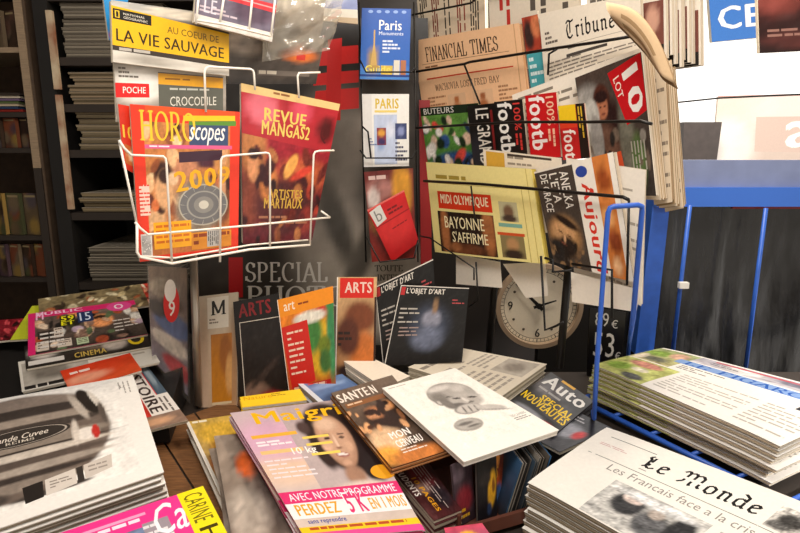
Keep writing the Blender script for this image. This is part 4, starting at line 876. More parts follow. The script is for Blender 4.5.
# second stack on a blue wire shelf
def figaro(s):
    s.R(0, 0, 1, 1, 'e9e4de')
    s.PH(0, .04, .22, .5, ('8f9a6c', 'b0a878'), [(.3, .4, .3, .2, '7f9a48', .3), (.7, .3, .2, .2, 'c8a08a', .3), (.5, .8, .3, .15, '6a6a5a', .3), (.15, .8, .12, .2, 'd8ccb8', .3)], 26, 30, .5)
    s.PH(.22, .03, 1, .2, ('9a98a2', 'b4aeb4'), [(.3, .5, .12, .4, 'd8d4d4', .3), (.6, .4, .1, .3, '6a6a78', .3), (.8, .5, .1, .4, 'c8a8a8', .3)], 50, 12, .5)
    s.R(.3, .045, .98, .075, 'b8505a'); s.L(.3, .1, .95, .17, 2, '5a5862', .4, 12)
    s.R(.18, .22, .84, .33, '7f9ccc'); s.T('LE FIGARO', .22, .23, .8, .32, '2c58a8', 's'); s.L(.24, .36, .8, .47, 3, '6a6660', .4, 12)
    s.PH(.84, .16, 1, .5, '2e3038', [(.4, .4, .2, .2, '8a6a5c', .2), (.7, .7, .2, .2, '54586a', .2)], 18, 18, .4)
    s.PH(0, .52, .3, 1, 'b9bd72', [(.5, .2, .3, .15, 'c88a7a', .2), (.25, .6, .2, .2, '8fae4c', .2), (.7, .85, .2, .12, '5a5a5a', .2), (.6, .5, .15, .1, 'e0d8c0', .2)], 36, 28, .5)
    s.L(.33, .54, .7, .95, 9, 'b0aaa2', .35, 6); s.L(.74, .54, .97, .95, 8, 'b0aaa2', .35, 4)
FQ = [(664, 346), (872, 404), (782, 444), (593, 363)]
FQ = [(593, 363), (664, 346), (880, 402), (781, 444)]      # read from the stack's long front edge
FQ = [FQ[1], FQ[2], FQ[3], FQ[0]]
GRN = ['c3c86a', 'e4d8c8', '9fb04a', 'd8a890', 'ccd080', 'efe6da']
rt, sh = lay(FQ, .972, .0085, figaro, 'topmost newspaper of the stack on the blue wire shelf, with a blue masthead band', 'ebe6e0', 'folded newspapers on the blue wire shelf', True, leaves=4, pages=['d8ccba', 'efe8dc', 'b8a58c', 'e6ddce'], jit=.006, split=(GRN, .42), bend=lambda u, v: -.003 * (2 * u - 1) ** 6 - .002 * (2 * v - 1) ** 6)
pile(rt, sh, .0085, 7, lambda k: '%s newspaper under the top one on the blue wire shelf' % ordinal(k), .008, .009, 11, gap=.0026)
zf = slope(.972 - .0111 * 8 - .008, TS)
t = thing('wire_shelf', zf.at(700, 470), 'blue wire shelf with upright hoops holding the folded newspapers', 'shelf')
def bw(pts3, name='rod', r=.006): mb = MB(); mb.tube(pts3, r, 8); return mb.build(name, BLUEM, t, t.location, True)
sh.bend = None
c = [sh.at(u, v, -.0111 * 8 - .007) for u, v in ((-.04, 1.05), (1.1, 1.05), (1.1, -.08), (-.04, -.08))]
bw(c + [c[0]], 'frame')
for i in range(1, 5): k_ = i / 5; bw([c[0] * (1 - k_) + c[1] * k_, c[3] * (1 - k_) + c[2] * k_], 'cross_rod', .004)
a0 = c[0]; a1 = c[3]
bw([wx(594, 418, .985), wx(597, 362, .98), wx(608, 213, .955), wx(610, 208, .955), wx(614, 206.5, .955), wx(638, 205, .955), wx(642, 206.5, .955), wx(642, 212, .96), wx(633, 318, .95), wx(629, 345, 1.3), V((wx(629, 345, 1.3).x, 1.3, tz(1.3) + .006))], 'hoop', .0045)
bw([wx(594, 418, .985), sh.at(.06, 1.06, -.0111 * 8 - .007)], 'hoop_arm', .0045)
for P in (c[1], c[2], c[0], c[3]): bw([P, V((P.x, P.y, tz(P.y) + .006))], 'foot', .005)

# white magazine with a drawn face, on a box of upright magazines
def face(s):
    s.R(0, 0, 1, 1, 'f0ece4'); s.L(.05, .03, .7, .045, 1, 'b0a8a0', .6, 5)
    s.PH(.1, .06, .96, .9, 'f0ece4', [(.56, .29, .3, .19, '7d7873', .05), (.56, .285, .285, .175, 'a8a29c', .1), (.5, .17, .16, .04, 'cfc9c3', .5), (.72, .24, .1, .06, 'c4beb8', .5), (.38, .31, .1, .09, '7d7873', .5), (.31, .37, .04, .05, '8a8580', .15), (.31, .37, .02, .03, 'c4beb8', .3),
        (.64, .365, .2, .02, '8a8580', .4, 14), (.74, .36, .08, .008, '3a3635', .3, 12), (.53, .335, .08, .008, '3a3635', .3, 12), (.8, .33, .05, .08, 'a8a39d', .4), (.62, .46, .05, .06, 'b4afa9', .3), (.6, .51, .05, .016, '4a4644', .4),
        (.63, .43, .2, .12, 'b4aea8', .2), (.73, .415, .055, .014, '3a3635', .4, 14), (.55, .375, .05, .013, '3a3635', .4, 14), (.62, .43, .025, .05, 'd4cec8', .3, -15), (.65, .475, .04, .012, '5a5654', .4), (.47, .48, .11, .045, '6a6562', .3, 10), (.38, .42, .06, .08, '7a7571', .3), (.52, .55, .17, .075, '7d7875', .1), (.53, .55, .155, .062, 'c4beb8', .15), (.47, .55, .012, .05, '6a6562', .4, 20), (.54, .56, .012, .05, '6a6562', .4, 20), (.61, .57, .012, .05, '6a6562', .4, 20),
        (.76, .62, .16, .05, 'c2bcb6', .2, 18), (.78, .66, .16, .012, '9a9590', .4, 18), (.32, .74, .17, .085, '8a8580', .08), (.32, .735, .15, .07, 'b4afa9', .3), (.3, .72, .1, .02, '6a6663', .4), (.36, .77, .08, .014, '6a6663', .4)], 84, 84, .12, 12)
    s.T('LES CAHIERS', .8, .72, .97, .745, '8a8480', 'r'); s.L(.8, .76, .97, .8, 2, '7a7470', .4, 3)
PQ = [(382, 388), (455, 368), (559, 430), (464, 462)]
PA = 1.005
rt, sh = lay(PQ, PA, .011, face, 'white magazine with a grey drawn face resting hand on chin', 'f0ece4', None, pages=WHT)
pencil_sh = sh
# beige folded newspaper lying behind it
def gaz(s):
    s.L(.05, .1, .9, .2, 1, '8a8074', .5, 4); s.L(.05, .3, .45, .95, 9, 'a0968a', .45, 4); s.L(.52, .3, .95, .6, 5, 'a0968a', .45, 4); s.PH(.52, .62, .95, .95, 'b0a698', [(.5, .5, .3, .3, '8a8074')], 8, 8, .2)
rt, s2 = lay([(408, 367), (456, 347), (547, 364), (502, 396)], .963, .012, gaz, 'beige folded newspaper lying behind the drawn face magazine', 'd6cab6', None, True, leaves=3, pages=['cbbfa9', 'b0a48e', 'd6cab4'])
pile(rt, s2, .012, 5, lambda k: '%s folded newspaper under the beige one' % ordinal(k), .006, .03, 5)
for o_ in [rt]: o_['group'] = 'beige newspapers behind the drawn face'
# white catalogue left of it
rt, s3 = lay([(342, 360), (362, 353), (410, 376), (384, 388)], .965, .014, lambda s: (s.L(.1, .8, .9, .95, 2, 'c8beb0', .4)), 'plain cream catalogue lying before the brown art magazine', 'efe2cf', None, pages=['e6d8c4', 'd0c2ac'])
pile(rt, s3, .014, 4, lambda k: '%s cream catalogue below the top one before the brown art magazine' % ordinal(k), .004, .03, 8)
rt['group'] = 'cream catalogues'
# auto magazines
def auto1(s):
    s.PH(0, 0, 1, 1, ('3a3838', '1c1a1a'), [(.3, .3, .3, .2, '6a6668'), (.7, .6, .3, .2, '4a4648')], 20, 14, .4)
    s.T('Auto', .06, .04, .96, .3, 'e6e2dc', 'k'); s.R(.3, .0, .6, .05, 'd8a01c'); s.L(.1, .36, .95, .44, 1, 'a8a4a0', .5, 3)
    s.T('SPECIAL', .3, .46, .98, .58, 'f0c818', 'k'); s.T('NOUVEAUTES', .02, .58, .98, .74, 'f0c818', 'k')
    s.PH(0, .78, 1, 1, '2a2a2c', [(.4, .5, .3, .3, '8a8a90'), (.8, .6, .15, .3, 'b82020')], 14, 8, .3)
rt, s4 = lay([(551, 372), (594, 401), (552, 437), (507, 403)], .94, .008, auto1, 'dark car magazine with yellow block capitals between the two stacks', '1c1a1a', 'car magazines between the stacks', pages=['5a5654', '3a3634'])
pile(rt, s4, .008, 4, lambda k: '%s car magazine under the one with yellow capitals' % ordinal(k), .008, .05, 9)
def auto2(s):
    s.PH(0, 0, 1, 1, ('2a2a30', '3c3a3e'), [(.4, .5, .4, .2, '8a8a92'), (.75, .5, .14, .12, 'b82024'), (.2, .7, .2, .15, '5a5a60')], 20, 20, .4); s.L(.1, .1, .8, .25, 2, 'a8a4a8', .4)
lay([(578, 412), (612, 428), (560, 452), (530, 436)], .935, .007, auto2, 'grey car magazine with a red tail light tucked beside the white stack', '2a2a2c', 'car magazines between the stacks')
# brown magazine pile under the white one
def sante(s):
    s.PH(0, 0, 1, 1, ('6a5a4c', '3a2a20'), [(.5, .5, .35, .18, '2a1a12', .4), (.25, .72, .25, .14, 'e0b890', .3), (.35, .4, .12, .08, 'b87a50', .4), (.6, .35, .1, .06, 'd0905c', .4), (.1, .88, .2, .1, 'e8a040', .4), (.5, .95, .4, .08, 'c87838', .4), (.3, .42, .09, .07, 'c08860', .2), (.3, .38, .1, .04, '2a1810', .2), (.55, .36, .08, .06, 'c89468', .2), (.56, .32, .09, .035, '20120c', .2), (.42, .55, .2, .05, '2c1a12', .3, 20)] + rb(14, 18, ['2a1a12', '8a5a3a', 'd8a070', '4a2c1c'], .02, .06, 0, .3, 1, .65), 56, 70, .3, 7)
    s.T('SANTE', .02, .05, .5, .17, 'f0e6da', 'k'); s.T('N', .54, .05, .62, .17, 'f0e6da', 'k'); s.R(.05, .2, .8, .26, '8a5a34'); s.L(.08, .21, .75, .25, 1, 'e0c0a0', .5)
    s.T('MON', .3, .66, .62, .74, 'f4eee8', 'k'); s.T('CERVEAU', .3, .76, .72, .84, 'f4eee8', 'k'); s.L(.3, .86, .7, .92, 2, 'e4dad0', .4, 4)
rt, s5 = lay([(331, 393), (392, 375), (452, 449), (392, 468)], .99, .0066, sante, 'brown health magazine sticking out left of the white one with the drawn face', '4a3626', 'brown health magazines', pages=['d8a070', '8a5430', 'e0b080', 'b87848'], leaves=4)
pile(rt, s5, .0066, 1, lambda k: '%s brown health magazine below the top one' % ordinal(k), .003, .015, 13)
# blue grey magazine behind
def bg_(s):
    s.PH(0, 0, 1, 1, ('6a86b4', '4f6a98'), [(.5, .3, .4, .1, '8aa4cc'), (.5, .8, .4, .2, '3a4a70')], 12, 14, .15); s.R(0, .0, .1, 1, 'd8dce4'); s.L(.15, .1, .6, .16, 1, 'd83c3c', .6, 2)
rt, s6 = lay([(298, 384), (342, 374), (368, 392), (325, 408)], .938, .008, bg_, 'blue grey magazine lying behind the brown health magazine', '5a78a8', 'blue grey magazines'); pile(rt, s6, .008, 5, lambda k: '%s blue grey magazine under the visible one' % ordinal(k), .005, .03, 15)
# the slimming magazine
def maig(s):
    s.PH(0, 0, 1, 1, ('c9b4b8', 'cdbcb0'), [(.2, .3, .3, .2, 'd4a8c0', .5), (.2, .55, .3, .1, 'e0c0a8', .5)], 12, 16, .08)
    s.PH(.36, .0, 1, .74, ('b8a6a8', 'b8a8a6'), [(.56, .42, .37, .4, '211817', .1), (.8, .68, .2, .26, '1c1414', .12), (.3, .56, .12, .22, '2a1f1e', .2), (.2, .3, .08, .08, '4a3a38', .4),
        (.53, .47, .22, .29, 'a88068', .08), (.52, .62, .16, .16, 'a88068', .15), (.52, .45, .19, .25, 'c49c82', .25), (.5, .29, .13, .07, 'd8b69c', .5), (.42, .415, .055, .01, '4a3630', .3, -6), (.62, .42, .05, .01, '4a3630', .3, 6), (.425, .455, .04, .014, '33241f', .3), (.615, .46, .037, .014, '33241f', .3),
        (.37, .55, .06, .05, 'd8ae94', .5), (.65, .56, .05, .05, 'd0a68a', .5), (.515, .5, .016, .08, 'dcbca4', .5), (.515, .57, .04, .012, '8a6450', .4), (.51, .645, .085, .026, '96504c', .25, 4), (.51, .642, .07, .014, 'f0e4dc', .2, 4), (.51, .73, .06, .03, 'c89e84', .4), (.53, .86, .13, .1, 'a07a64', .3), (.55, .97, .3, .06, 'd8c4b8', .4)], 76, 76, .08, 9)
    s.T('Maigrir', .15, .03, 1.0, .175, 'f2b818', 'b'); s.T('Maigrir', .154, .034, 1.0, .177, 'f2b818', 'b')
    s.R(.05, .24, .42, .27, 'f0b040'); s.L(.06, .3, .5, .35, 2, 'f4e6ea', .6, 4); s.R(.05, .38, .4, .41, 'f0c080'); s.T('10 kg', .3, .38, .5, .45, 'f6f0ea', 'b'); s.R(.44, .3, .66, .32, 'f0d060'); s.R(.44, .36, .66, .38, 'f0d060'); s.R(.44, .44, .68, .46, 'f0d060')
    s.L(.04, .46, .4, .62, 5, 'e8dce0', .35, 4); s.E(.93, .63, .1, .05, 'e8a020')
    s.R(0, .7, 1, .785, 'd8306e'); s.T('AVEC NOTRE PROGRAMME', .06, .715, .96, .765, 'f8e8f0', 'b')
    s.R(0, .78, 1, .88, 'f0e6e8'); s.T('PERDEZ', .06, .79, .42, .86, 'f0a020', 'k'); s.T('5 K', .48, .74, .66, .88, 'f6f2f4', 'k'); s.T('5 K', .49, .75, .65, .87, 'd8286c', 'k'); s.T('EN 1 MOIS', .68, .79, .98, .86, 'f0a020', 'k')
    s.T('sans reprendre', .1, .885, .42, .92, '3a4a9a', 'b'); s.R(0, .93, 1, .965, 'e8c020'); s.L(.08, .935, .9, .96, 1, 'b04a20', .6, 8); s.R(0, .965, 1, 1, 'e04a90')
rt, s7 = lay([(230, 413), (350, 398), (424, 530), (306, 540)], .975, .0065, maig, 'slimming magazine with a smiling dark-haired woman and a yellow title', 'd8ccd0', 'slimming magazines in the front pile', pages=['e0dce0', 'c8486a', 'b8b4c0'], leaves=2)
pile(rt, s7, .0065, 3, lambda k: '%s slimming magazine under the smiling woman' % ordinal(k), .005, .02, 17)
# greyish pile turned the other way under it
def grey(s): s.PH(0, 0, 1, 1, ('9a8a7c', '6f6259'), [(.3, .3, .12, .12, 'd8642c', .2), (.6, .5, .3, .3, '5a4e48'), (.2, .7, .2, .2, 'b0a498')], 20, 26, .4)
rt, s8 = lay([(214, 436), (300, 428), (350, 560), (236, 560)], .94, .008, grey, 'worn grey brown magazine sticking out under the slimming ones', '85776b', 'grey magazines at the bottom of the front pile', pages=['8a7f74', '5f554d', 'a0958a'])
pile(rt, s8, .008, 3, lambda k: '%s grey magazine under the worn grey brown one' % ordinal(k), .012, .07, 19, gap=.0016)
def yel2(s): s.R(0, 0, 1, 1, 'f2c82c'); s.T('Nature', .05, .08, .5, .4, 'd89a14', 'b'); s.L(.5, .1, .95, .4, 2, '8a6a1c', .4)
rt, s9 = lay([(240, 397), (300, 389), (307, 400), (242, 407.5)], .975, .006, yel2, 'bright yellow magazine top peeking behind the slimming magazine', 'f2c82c', 'yellow magazines behind the slimming pile'); pile(rt, s9, .006, 11, lambda k: '%s yellow magazine below the bright yellow top' % ordinal(k), .002, .006, 21)
# food magazine at left
def food(s):
    s.PH(0, 0, 1, 1, ('c8a44c', '8a6f5c'), [(.5, .2, .4, .14, 'd8ac3c', .3), (.5, .36, .3, .08, 'a87828', .3), (.45, .55, .35, .12, 'c8501c', .4), (.3, .6, .1, .06, '7a2414', .3), (.7, .55, .1, .06, 'e08030', .3), (.6, .8, .3, .12, '6a5044', .4), (.2, .85, .12, .06, 'd8d0c8', .3)], 30, 40, .35, 8)
    s.R(0, 0, .06, 1, 'e8e0d4'); s.L(.1, .01, .9, .06, 1, 'efe6d0', .5)
rt, s10 = lay([(186, 422), (238, 414), (290, 486), (228, 512)], .9, .008, food, 'cookery magazine with golden food photo lying on the planks', 'b8954c', 'cookery magazines on the planks'); pile(rt, s10, .008, 2, lambda k: '%s cookery magazine under the golden food photo' % ordinal(k), .003, .02, 23)
def prud(s):
    s.PH(0, 0, 1, 1, ('3a2422', '4a1e20'), [(.6, .3, .3, .2, '7a2a30', .4), (.7, .7, .3, .2, '2a2026', .4), (.4, .5, .2, .1, '8a6a60', .4)], 18, 24, .4)
    s.T('PRUDENTS', .06, .05, .24, .6, 'efe6dc', 'k', 90); s.T('10 PAGES', .3, .3, .44, .9, 'e8a420', 'k', 90); s.L(.5, .1, .9, .9, 5, 'b8a8a0', .3, 3, True)
rt, s14 = lay([(388, 466), (424, 458), (462, 510), (434, 521)], .92, .006, prud, 'dark red magazine with white and orange letters beside the slimming pile', '3a2422', 'dark red magazines beside the slimming pile'); pile(rt, s14, .006, 5, lambda k: '%s dark red magazine under the one beside the slimming pile' % ordinal(k), .003, .02, 37)
# box of upright magazines under the white one
t = thing('magazine_box', tabp.at(500, 480), 'brown cardboard box of upright magazines under the drawn face magazine', 'box')
PLn = slope(PA - .014, TS)
D0, C0 = PLn.at(460, 458), PLn.at(538, 439); ex = (C0 - D0); ex.z = 0; exn = ex.normalized(); ey = V((-exn.y, exn.x, 0)); ztab = tz(.88)
L_ = ex.length
def bx3(u0, u1, v0, v1, z0, z1): return [D0 + exn * u0 + ey * v0, D0 + exn * u1 + ey * v0, D0 + exn * u1 + ey * v1, D0 + exn * u0 + ey * v1], z0, z1
def addbox(mb, u0, u1, v0, v1, z0, z1):
    P, _, _ = bx3(u0, u1, v0, v1, 0, 0); mb.hexa([V((p.x, p.y, tz(p.y) + z0 + .005)) for p in P], [V((p.x, p.y, tz(p.y) + z1 + .005)) for p in P])
m = MB(); addbox(m, -.01, L_ - .004, -.03, -.024, .004, .026); m.build('front_panel', BOXM, t, t.location)
m = MB(); addbox(m, -.01, L_ - .004, .14, .146, .004, .06); m.build('back_panel', BOXM, t, t.location)
for k, u in enumerate((-.016, L_ - .004)):
    m = MB(); addbox(m, u, u + .006, -.03, .146, .004, .05); m.build('side_panel', BOXM, t, t.location)
m = MB(); addbox(m, -.01, L_ - .004, -.024, .14, .001, .0036); m.build('bottom', BOXM, t, t.location)
GU = 'magazines standing upright in the brown box'
HT = PA - .016 - TA
def upright(u, v, ln, lean, ang, th, d, label, base, pages, hgt=None):
    w_ = (exn * math.cos(ang) + ey * math.sin(ang)); h_ = (hgt or HT) - .017
    p = D0 + exn * u + ey * v; p.z = tz(p.y) + .0105
    q = p + w_ * ln; q.z = tz(p.y) + .0105
    up_ = V((0, 0, h_)) + exn * lean
    dz = V((0, 0, q.y - p.y)) * TS
    return printed('magazine', [p + up_, q + up_ + dz, q + dz, p], th, d, label, 'magazine', GU, base, 2, pages=pages)
def up1(s): s.PH(0, 0, 1, 1, ('4a3c44', '3a2a30'), [(.5, .6, .4, .2, '8a2a34', .4), (.3, .2, .3, .1, '6a5a64')], 16, 16, .35); s.L(.1, .75, .8, .95, 2, 'e0a828', .5, 3)
def up2(s):
    s.PH(0, 0, 1, 1, ('14110f', '1c1a20'), [(.75, .5, .2, .3, 'd8a020', .25, 20), (.82, .45, .08, .12, '7a4a10', .3), (.6, .8, .12, .1, '2a3a5a'), (.4, .3, .3, .1, '2a2422')], 26, 26, .3)
def up3(s):
    s.PH(0, 0, 1, 1, ('3a2012', 'b84a1c'), [(.3, .15, .2, .1, 'd8782c', .3), (.6, .2, .15, .12, 'e09040', .3), (.5, .6, .3, .2, 'd05a1c', .4), (.8, .8, .3, .2, '3a5a8a', .3)], 22, 22, .4); s.T('HS', .3, .3, .7, .5, 'e0a030', 'k')
upright(-.004, -.004, .04, -.012, .25, .005, up1, 'mauve and red upright magazine at the left end of the brown box', '3a2c34', ['5a4a50'])
upright(.03, -.012, .04, -.006, .2, .005, up2, 'black upright magazine with a yellow emblem in the brown box', '14110f', ['6a6460'])
upright(.055, .012, .03, .004, .1, .005, up3, 'orange upright magazine in the brown box', '7a3a1a', ['8a6a50'])
ecol = ['33587c', '4a4440', '23211f', '3a4a58', '8a8278', '2c2826', '5a524a', '26323a', '7a7064', '201e1c']
for k in range(10):
    u = .082 + .0088 * k
    if u > L_ - .004: break
    upright(u, .112 + .002 * (k % 3), .13, .03, 1.5 + math.pi, .0055, lambda s: s.PH(0, 0, 1, 1, (ecol[k], '2a2624'), [(.4, .4, .3, .3, '6a6460')], 8, 8, .3),
            '%s edge-on upright magazine from the left in the brown box' % ordinal(k + 1), ecol[k], [ecol[(k + 3) % 10], ecol[(k + 4) % 10]], HT - .012 - .004 * (k % 2))
def yball(s): s.PH(0, 0, 1, 1, ('c8405a', '4a5a8a'), [(.5, .45, .3, .3, 'f0b81c', .15), (.5, .5, .12, .1, 'd8701c', .3), (.85, .7, .2, .3, '6a7a9a')], 16, 16, .25)
rt, s11 = lay([(444, 528), (482, 523), (510, 562), (456, 572)], .925, .006, yball, 'magazine with a yellow sun-like motif at the bottom edge before the box', '9a6a50', 'magazines before the box'); pile(rt, s11, .006, 6, lambda k: '%s magazine under the yellow motif before the box' % ordinal(k), .004, .03, 29)

# ---------------------------------------------------------------- left pile with a bottle photograph
def watch(s):
    s.R(0, 0, 1, 1, 'efeae4')
    s.PH(.0, .02, .9, .93, 'efeae4', [(.4, .48, .5, .47, '6f6158', .03), (.42, .14, .36, .12, '8a7c72', .12), (.4, .2, .42, .06, '3f3733', .15), (.4, .3, .46, .06, '9a8c80', .2), (.4, .36, .48, .045, '463d38', .15), (.44, .5, .46, .06, '8f8276', .12), (.4, .565, .5, .014, '3a322e', .3), (.46, .6, .44, .03, 'cfc3b6', .15), (.4, .66, .5, .03, '5a4e47', .15), (.5, .72, .38, .03, 'a89b8f', .2), (.36, .78, .42, .025, '3f3733', .2), (.4, .84, .36, .04, '8a7d72', .2),
        (.8, .2, .05, .16, '2c2622', .1, -16), (.85, .22, .02, .15, 'd8cfc4', .2, -16), (.87, .36, .018, .12, '5a5049', .2, -4), (.74, .24, .025, .16, 'b8aca0', .25, -16), (.76, .54, .07, .06, 'ece2d8', .15), (.81, .54, .022, .07, 'c0342c', .15), (.7, .5, .02, .12, 'd8ccc0', .3),
        (.2, .9, .14, .05, '4a423d', .2), (.55, .94, .2, .02, '4a423d', .2)], 110, 110, .16, 10)
    s.Q([(.36, .8), (.45, .79), (.45, .9), (.37, .91)], '2a2522'); s.Q([(.46, .79), (.6, .77), (.6, .88), (.46, .9)], 'd8cec4'); s.L(.48, .81, .58, .87, 3, '8a7f76', .4, 2); s.Q([(.605, .77), (.635, .765), (.635, .87), (.605, .88)], '3a3430'); s.Q([(.64, .765), (.78, .74), (.77, .84), (.64, .87)], 'cfc4ba'); s.L(.66, .78, .75, .84, 2, '9a8f86', .4, 2)
    s.E(.36, .41, .25, .075, '3a3430', 40); s.E(.36, .41, .235, .067, 'b0a498', 40, .95); s.T('Grande Cuvee', .2, .38, .5, .425, 'e0d4c6', 'i'); s.T('REIMS', .29, .433, .43, .455, 'd8ccbc', 's')
    s.T('L', .9, .1, .93, .13, '5a5450', 's'); s.L(.9, .06, .98, .2, 3, 'a8a29c', .3, 3, True)
rt, s12 = lay([(0 - 55, 409), (133, 375), (164, 472), (0 - 70, 552)], 1.035, .0062, watch, 'large white magazine with a brown round bottle photograph at the left edge', 'efeae4', 'large white magazines in the left pile', pages=['cfc4b4', '8f8372', 'bdb09c'], leaves=2)
pile(rt, s12, .0062, 13, lambda k: '%s large white magazine under the bottle photograph' % ordinal(k), .004, .012, 31, gap=.002)
# pink magazine in front
def pink(s):
    s.R(0, 0, 1, 1, 'e8388c'); s.PH(.0, .3, .55, 1, ('6a7a9a', '4a5068'), [(.5, .5, .15, .4, 'c8ccd8'), (.2, .5, .1, .4, '3a4468'), (.8, .5, .1, .4, '8a94b0')], 16, 14, .3)
    s.R(.5, .26, .68, .9, '9a8f98'); s.L(.5, .3, .68, .9, 6, 'e0dce0', .4, 3)
    s.T('Ca', .58, .06, .8, .5, 'fbeef4', 'i'); s.R(.0, .1, .55, .14, 'f0a0c8'); s.L(.02, .16, .5, .24, 1, 'fbe0ee', .6, 4)
    s.Q([(.8, 0), (1, 0), (1, 1), (.8, 1)], 'f2dc1c'); s.T('CARINE', .83, .06, .97, .5, '6a6410', 'b', 90); s.T('H', .84, .58, .97, .8, '3a3608', 'b', 90)
rt, s13 = lay([(60, 533), (203, 486), (236, 550), (80, 610)], 1.03, .006, pink, 'bright pink magazine with a yellow strip at the bottom left edge', 'e8388c', 'pink magazines at the front left', leaves=2)
pile(rt, s13, .006, 17 if 0 else 14, lambda k: '%s pink magazine under the front left top one' % ordinal(k), .003, .015, 33)
# stepped magazines behind
GL = 'magazines fanned in steps at the left'
KS = .3
t = thing('display_riser', (-.75, 1.3, .9), 'black stepped board under the fanned magazines at left', 'riser')
zr = lambda y: .915 + KS * (y - 1)
m = MB(); m.hexa([(-1.08, 1.07, tz(1.07) + .006), (-.46, 1.07, tz(1.07) + .006), (-.5, 1.34, tz(1.34) + .006), (-1.08, 1.34, tz(1.34) + .006)], [(-1.08, 1.07, zr(1.07)), (-.46, 1.07, zr(1.07)), (-.5, 1.34, zr(1.34)), (-1.08, 1.34, zr(1.34))]); m.build('board', RISER, t, t.location)
def step(q, a, d, label, base, th=.006): return lay(q, a, th, d, label, base, GL, k=KS, leaves=2)
def vert(s):
    s.R(0, 0, 1, 1, 'e4dcd4'); s.R(.0, .0, .5, .12, 'c8d0d4'); s.R(.78, .04, .97, .6, 'd82a28'); s.T('HISTOIRE', .5, .1, .74, .82, '3a2c28', 'k', 90); s.T('ROUGE', .81, .08, .94, .5, 'f6e8e0', 'k', 90); s.L(.78, .64, .97, .95, 2, '6a605a', .4, 3, True); s.PH(.36, .1, .48, .9, 'c8382c', [(.5, .5, .3, .2, 'e8a080')], 6, 12, .3); s.PH(0, .85, 1, 1, '8a7060', [(.5, .5, .3, .3, 'c89a78')], 10, 6, .3); s.PH(.8, .0, 1, .6, '4a5a68', [(.5, .5, .3, .3, '9aa8b0')], 6, 10, .3)
step([(98, 367), (140, 356), (188, 420), (131, 435)], .94, vert, 'white and red magazine with sideways letters right of the bottle photograph', 'e0d6cc', .008)
m = MB(); 
def dk(s): s.PH(0, 0, 1, 1, ('16120f', '2a2420'), [(.5, .5, .3, .2, '3a322c')], 8, 8, .3)
def orng(s): s.PH(0, 0, 1, 1, ('d83a1c', 'e0562c'), [(.3, .6, .3, .2, 'f0a080')], 10, 10, .15); s.L(.1, .2, .9, .4, 1, 'f6dcd0', .5)
step([(60, 371), (130, 353), (142, 370), (70, 392)], .970, orng, 'orange red magazine edge showing behind the bottle photograph', 'd8421c')
def wh(s):
    s.R(0, 0, 1, 1, 'ddd6ca'); s.PH(.02, .1, .5, .9, 'b4aca0', [(.4, .5, .3, .3, '7a7268')], 14, 10, .25); s.L(.55, .2, .95, .8, 4, 'b0a698', .4); s.L(.02, .86, .6, .99, 1, '2a2624', .8, 5)
step([(18, 362), (146, 338), (160, 362), (22, 392)], .962, wh, 'pale magazine lying below the dark one with a yellow ring', 'ddd6ca')
def dk2(s):
    s.PH(0, 0, 1, 1, ('1e1a18', '2c2620'), [(.15, .4, .12, .3, 'c8c0b8'), (.6, .4, .2, .3, '6a5a4c'), (.72, .6, .1, .25, 'c0b4a8')], 30, 10, .3)
    s.E(.9, .55, .07, .26, 'e8c820', 28, .6); s.R(.02, .72, .3, .9, 'd8d2ca'); s.T('CINEMA', .38, .7, .64, .92, 'c8a850', 'k')
step([(24, 346), (143, 326), (151, 346), (26, 369)], .970, dk2, 'dark magazine with a small yellow ring at its corner', '1e1a18')
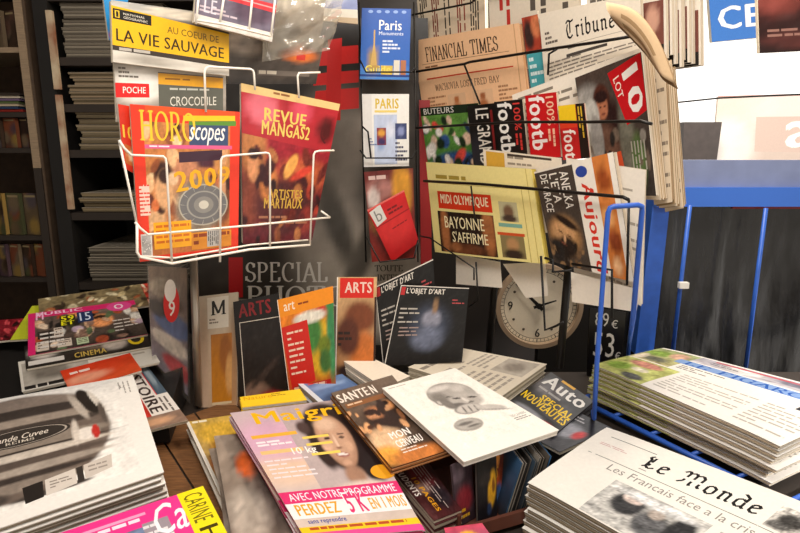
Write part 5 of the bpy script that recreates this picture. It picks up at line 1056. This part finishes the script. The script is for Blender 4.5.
def pk(s):
    r = random.Random(12); cl = ['c0a8b8', '3a3a24', 'e0925c', 'c8a080', 'd8d4cc', 'a84a2c', '2a2420', '8a6a5a', '1c1816', 'd8c0a8', '5a6a4a']
    s.R(0, 0, 1, 1, 'd8286c'); s.PH(.06, .14, 1, 1, ('6a5a50', '3a302a'), [(.62, .35, .12, .2, 'e0925c', .2), (.62, .25, .08, .06, '3a2418', .2)] + [(r.random(), r.random(), r.uniform(.02, .07), r.uniform(.03, .16), r.choice(cl), .15, r.randrange(-20, 20)) for _ in range(44)], 80, 50, .5, 9)
    for q in ((.08, .5, .2, .68), (.22, .46, .3, .7), (.07, .74, .17, .95), (.24, .76, .36, .94), (.4, .8, .5, .95)): s.R(*q, r.choice(['d8d4cc', 'cfc0b0', 'b8c8a0', '2a2622'])); s.L(q[0] + .01, q[1] + .02, q[2] - .01, q[3] - .02, 3, '5a4a44', .4, 2)
    s.R(.28, .18, .42, .44, '2c2a18'); s.T('59', .29, .19, .41, .32, 'e8e020', 'k'); s.T('ET', .29, .33, .41, .43, 'e8e020', 'k'); s.R(.44, .14, .58, .42, '22345c'); s.T('15', .46, .17, .56, .38, 'd0dcf0', 'b')
    s.E(.84, .13, .12, .13, 'e04a90', 24); s.T('O', .79, .06, .88, .2, 'f8e0ec', 'k'); s.T('M', .07, .0, .14, .2, 'f0b8d8', 'k'); s.T('PUBLIC', .08, .02, .5, .1, 'f4c8e0', 'k'); s.L(.1, .55, .3, .95, 4, 'd8d0c8', .4, 3); s.L(.74, .5, .95, .85, 4, 'd8d0c8', .3, 3)
step([(28, 314), (134, 300), (148, 334), (28, 356)], .978, pk, 'pink framed celebrity magazine with yellow figures at left', 'd8286c')
def yg(s): s.R(0, 0, 1, 1, 'c2c832'); s.L(.2, .05, .9, .14, 1, '8a8a1c', .5)
step([(32, 306), (78, 302), (72, 336), (10, 340)], .9605, yg, 'olive yellow magazine corner behind the pink framed one', 'b8be30')
def heads(sd, base, acc):
    def f(s): r = random.Random(sd); s.PH(0, 0, 1, 1, base, [(r.random(), r.random(), r.uniform(.015, .05), r.uniform(.04, .14), acc[i % len(acc)], .2, r.randrange(-30, 30)) for i in range(46)], 80, 26, .5)
    return f
step([(38, 299), (140, 284), (150, 305), (40, 322)], .969, heads(1, ('8a7a58', '6a5a40'), ['c8b488', '3a2e22', 'a8603c', 'd8cba8']), 'beige magazine covered in small faces behind the pink framed one', '8a7a58')
step([(105, 290), (148, 283), (152, 303), (112, 312)], .9605, heads(2, ('c84030', 'a83028'), ['e8a080', '5a1814', 'f0d8c0']), 'red and beige magazine at the right end of the back step', 'b83a2c')
step([(-30, 322), (30, 318), (26, 338), (-30, 344)], .953, heads(4, ('8a1c28', '5a141c'), ['c84a50', '2a1010']), 'dark red magazine at the left edge beside the olive one', '7a1a24')
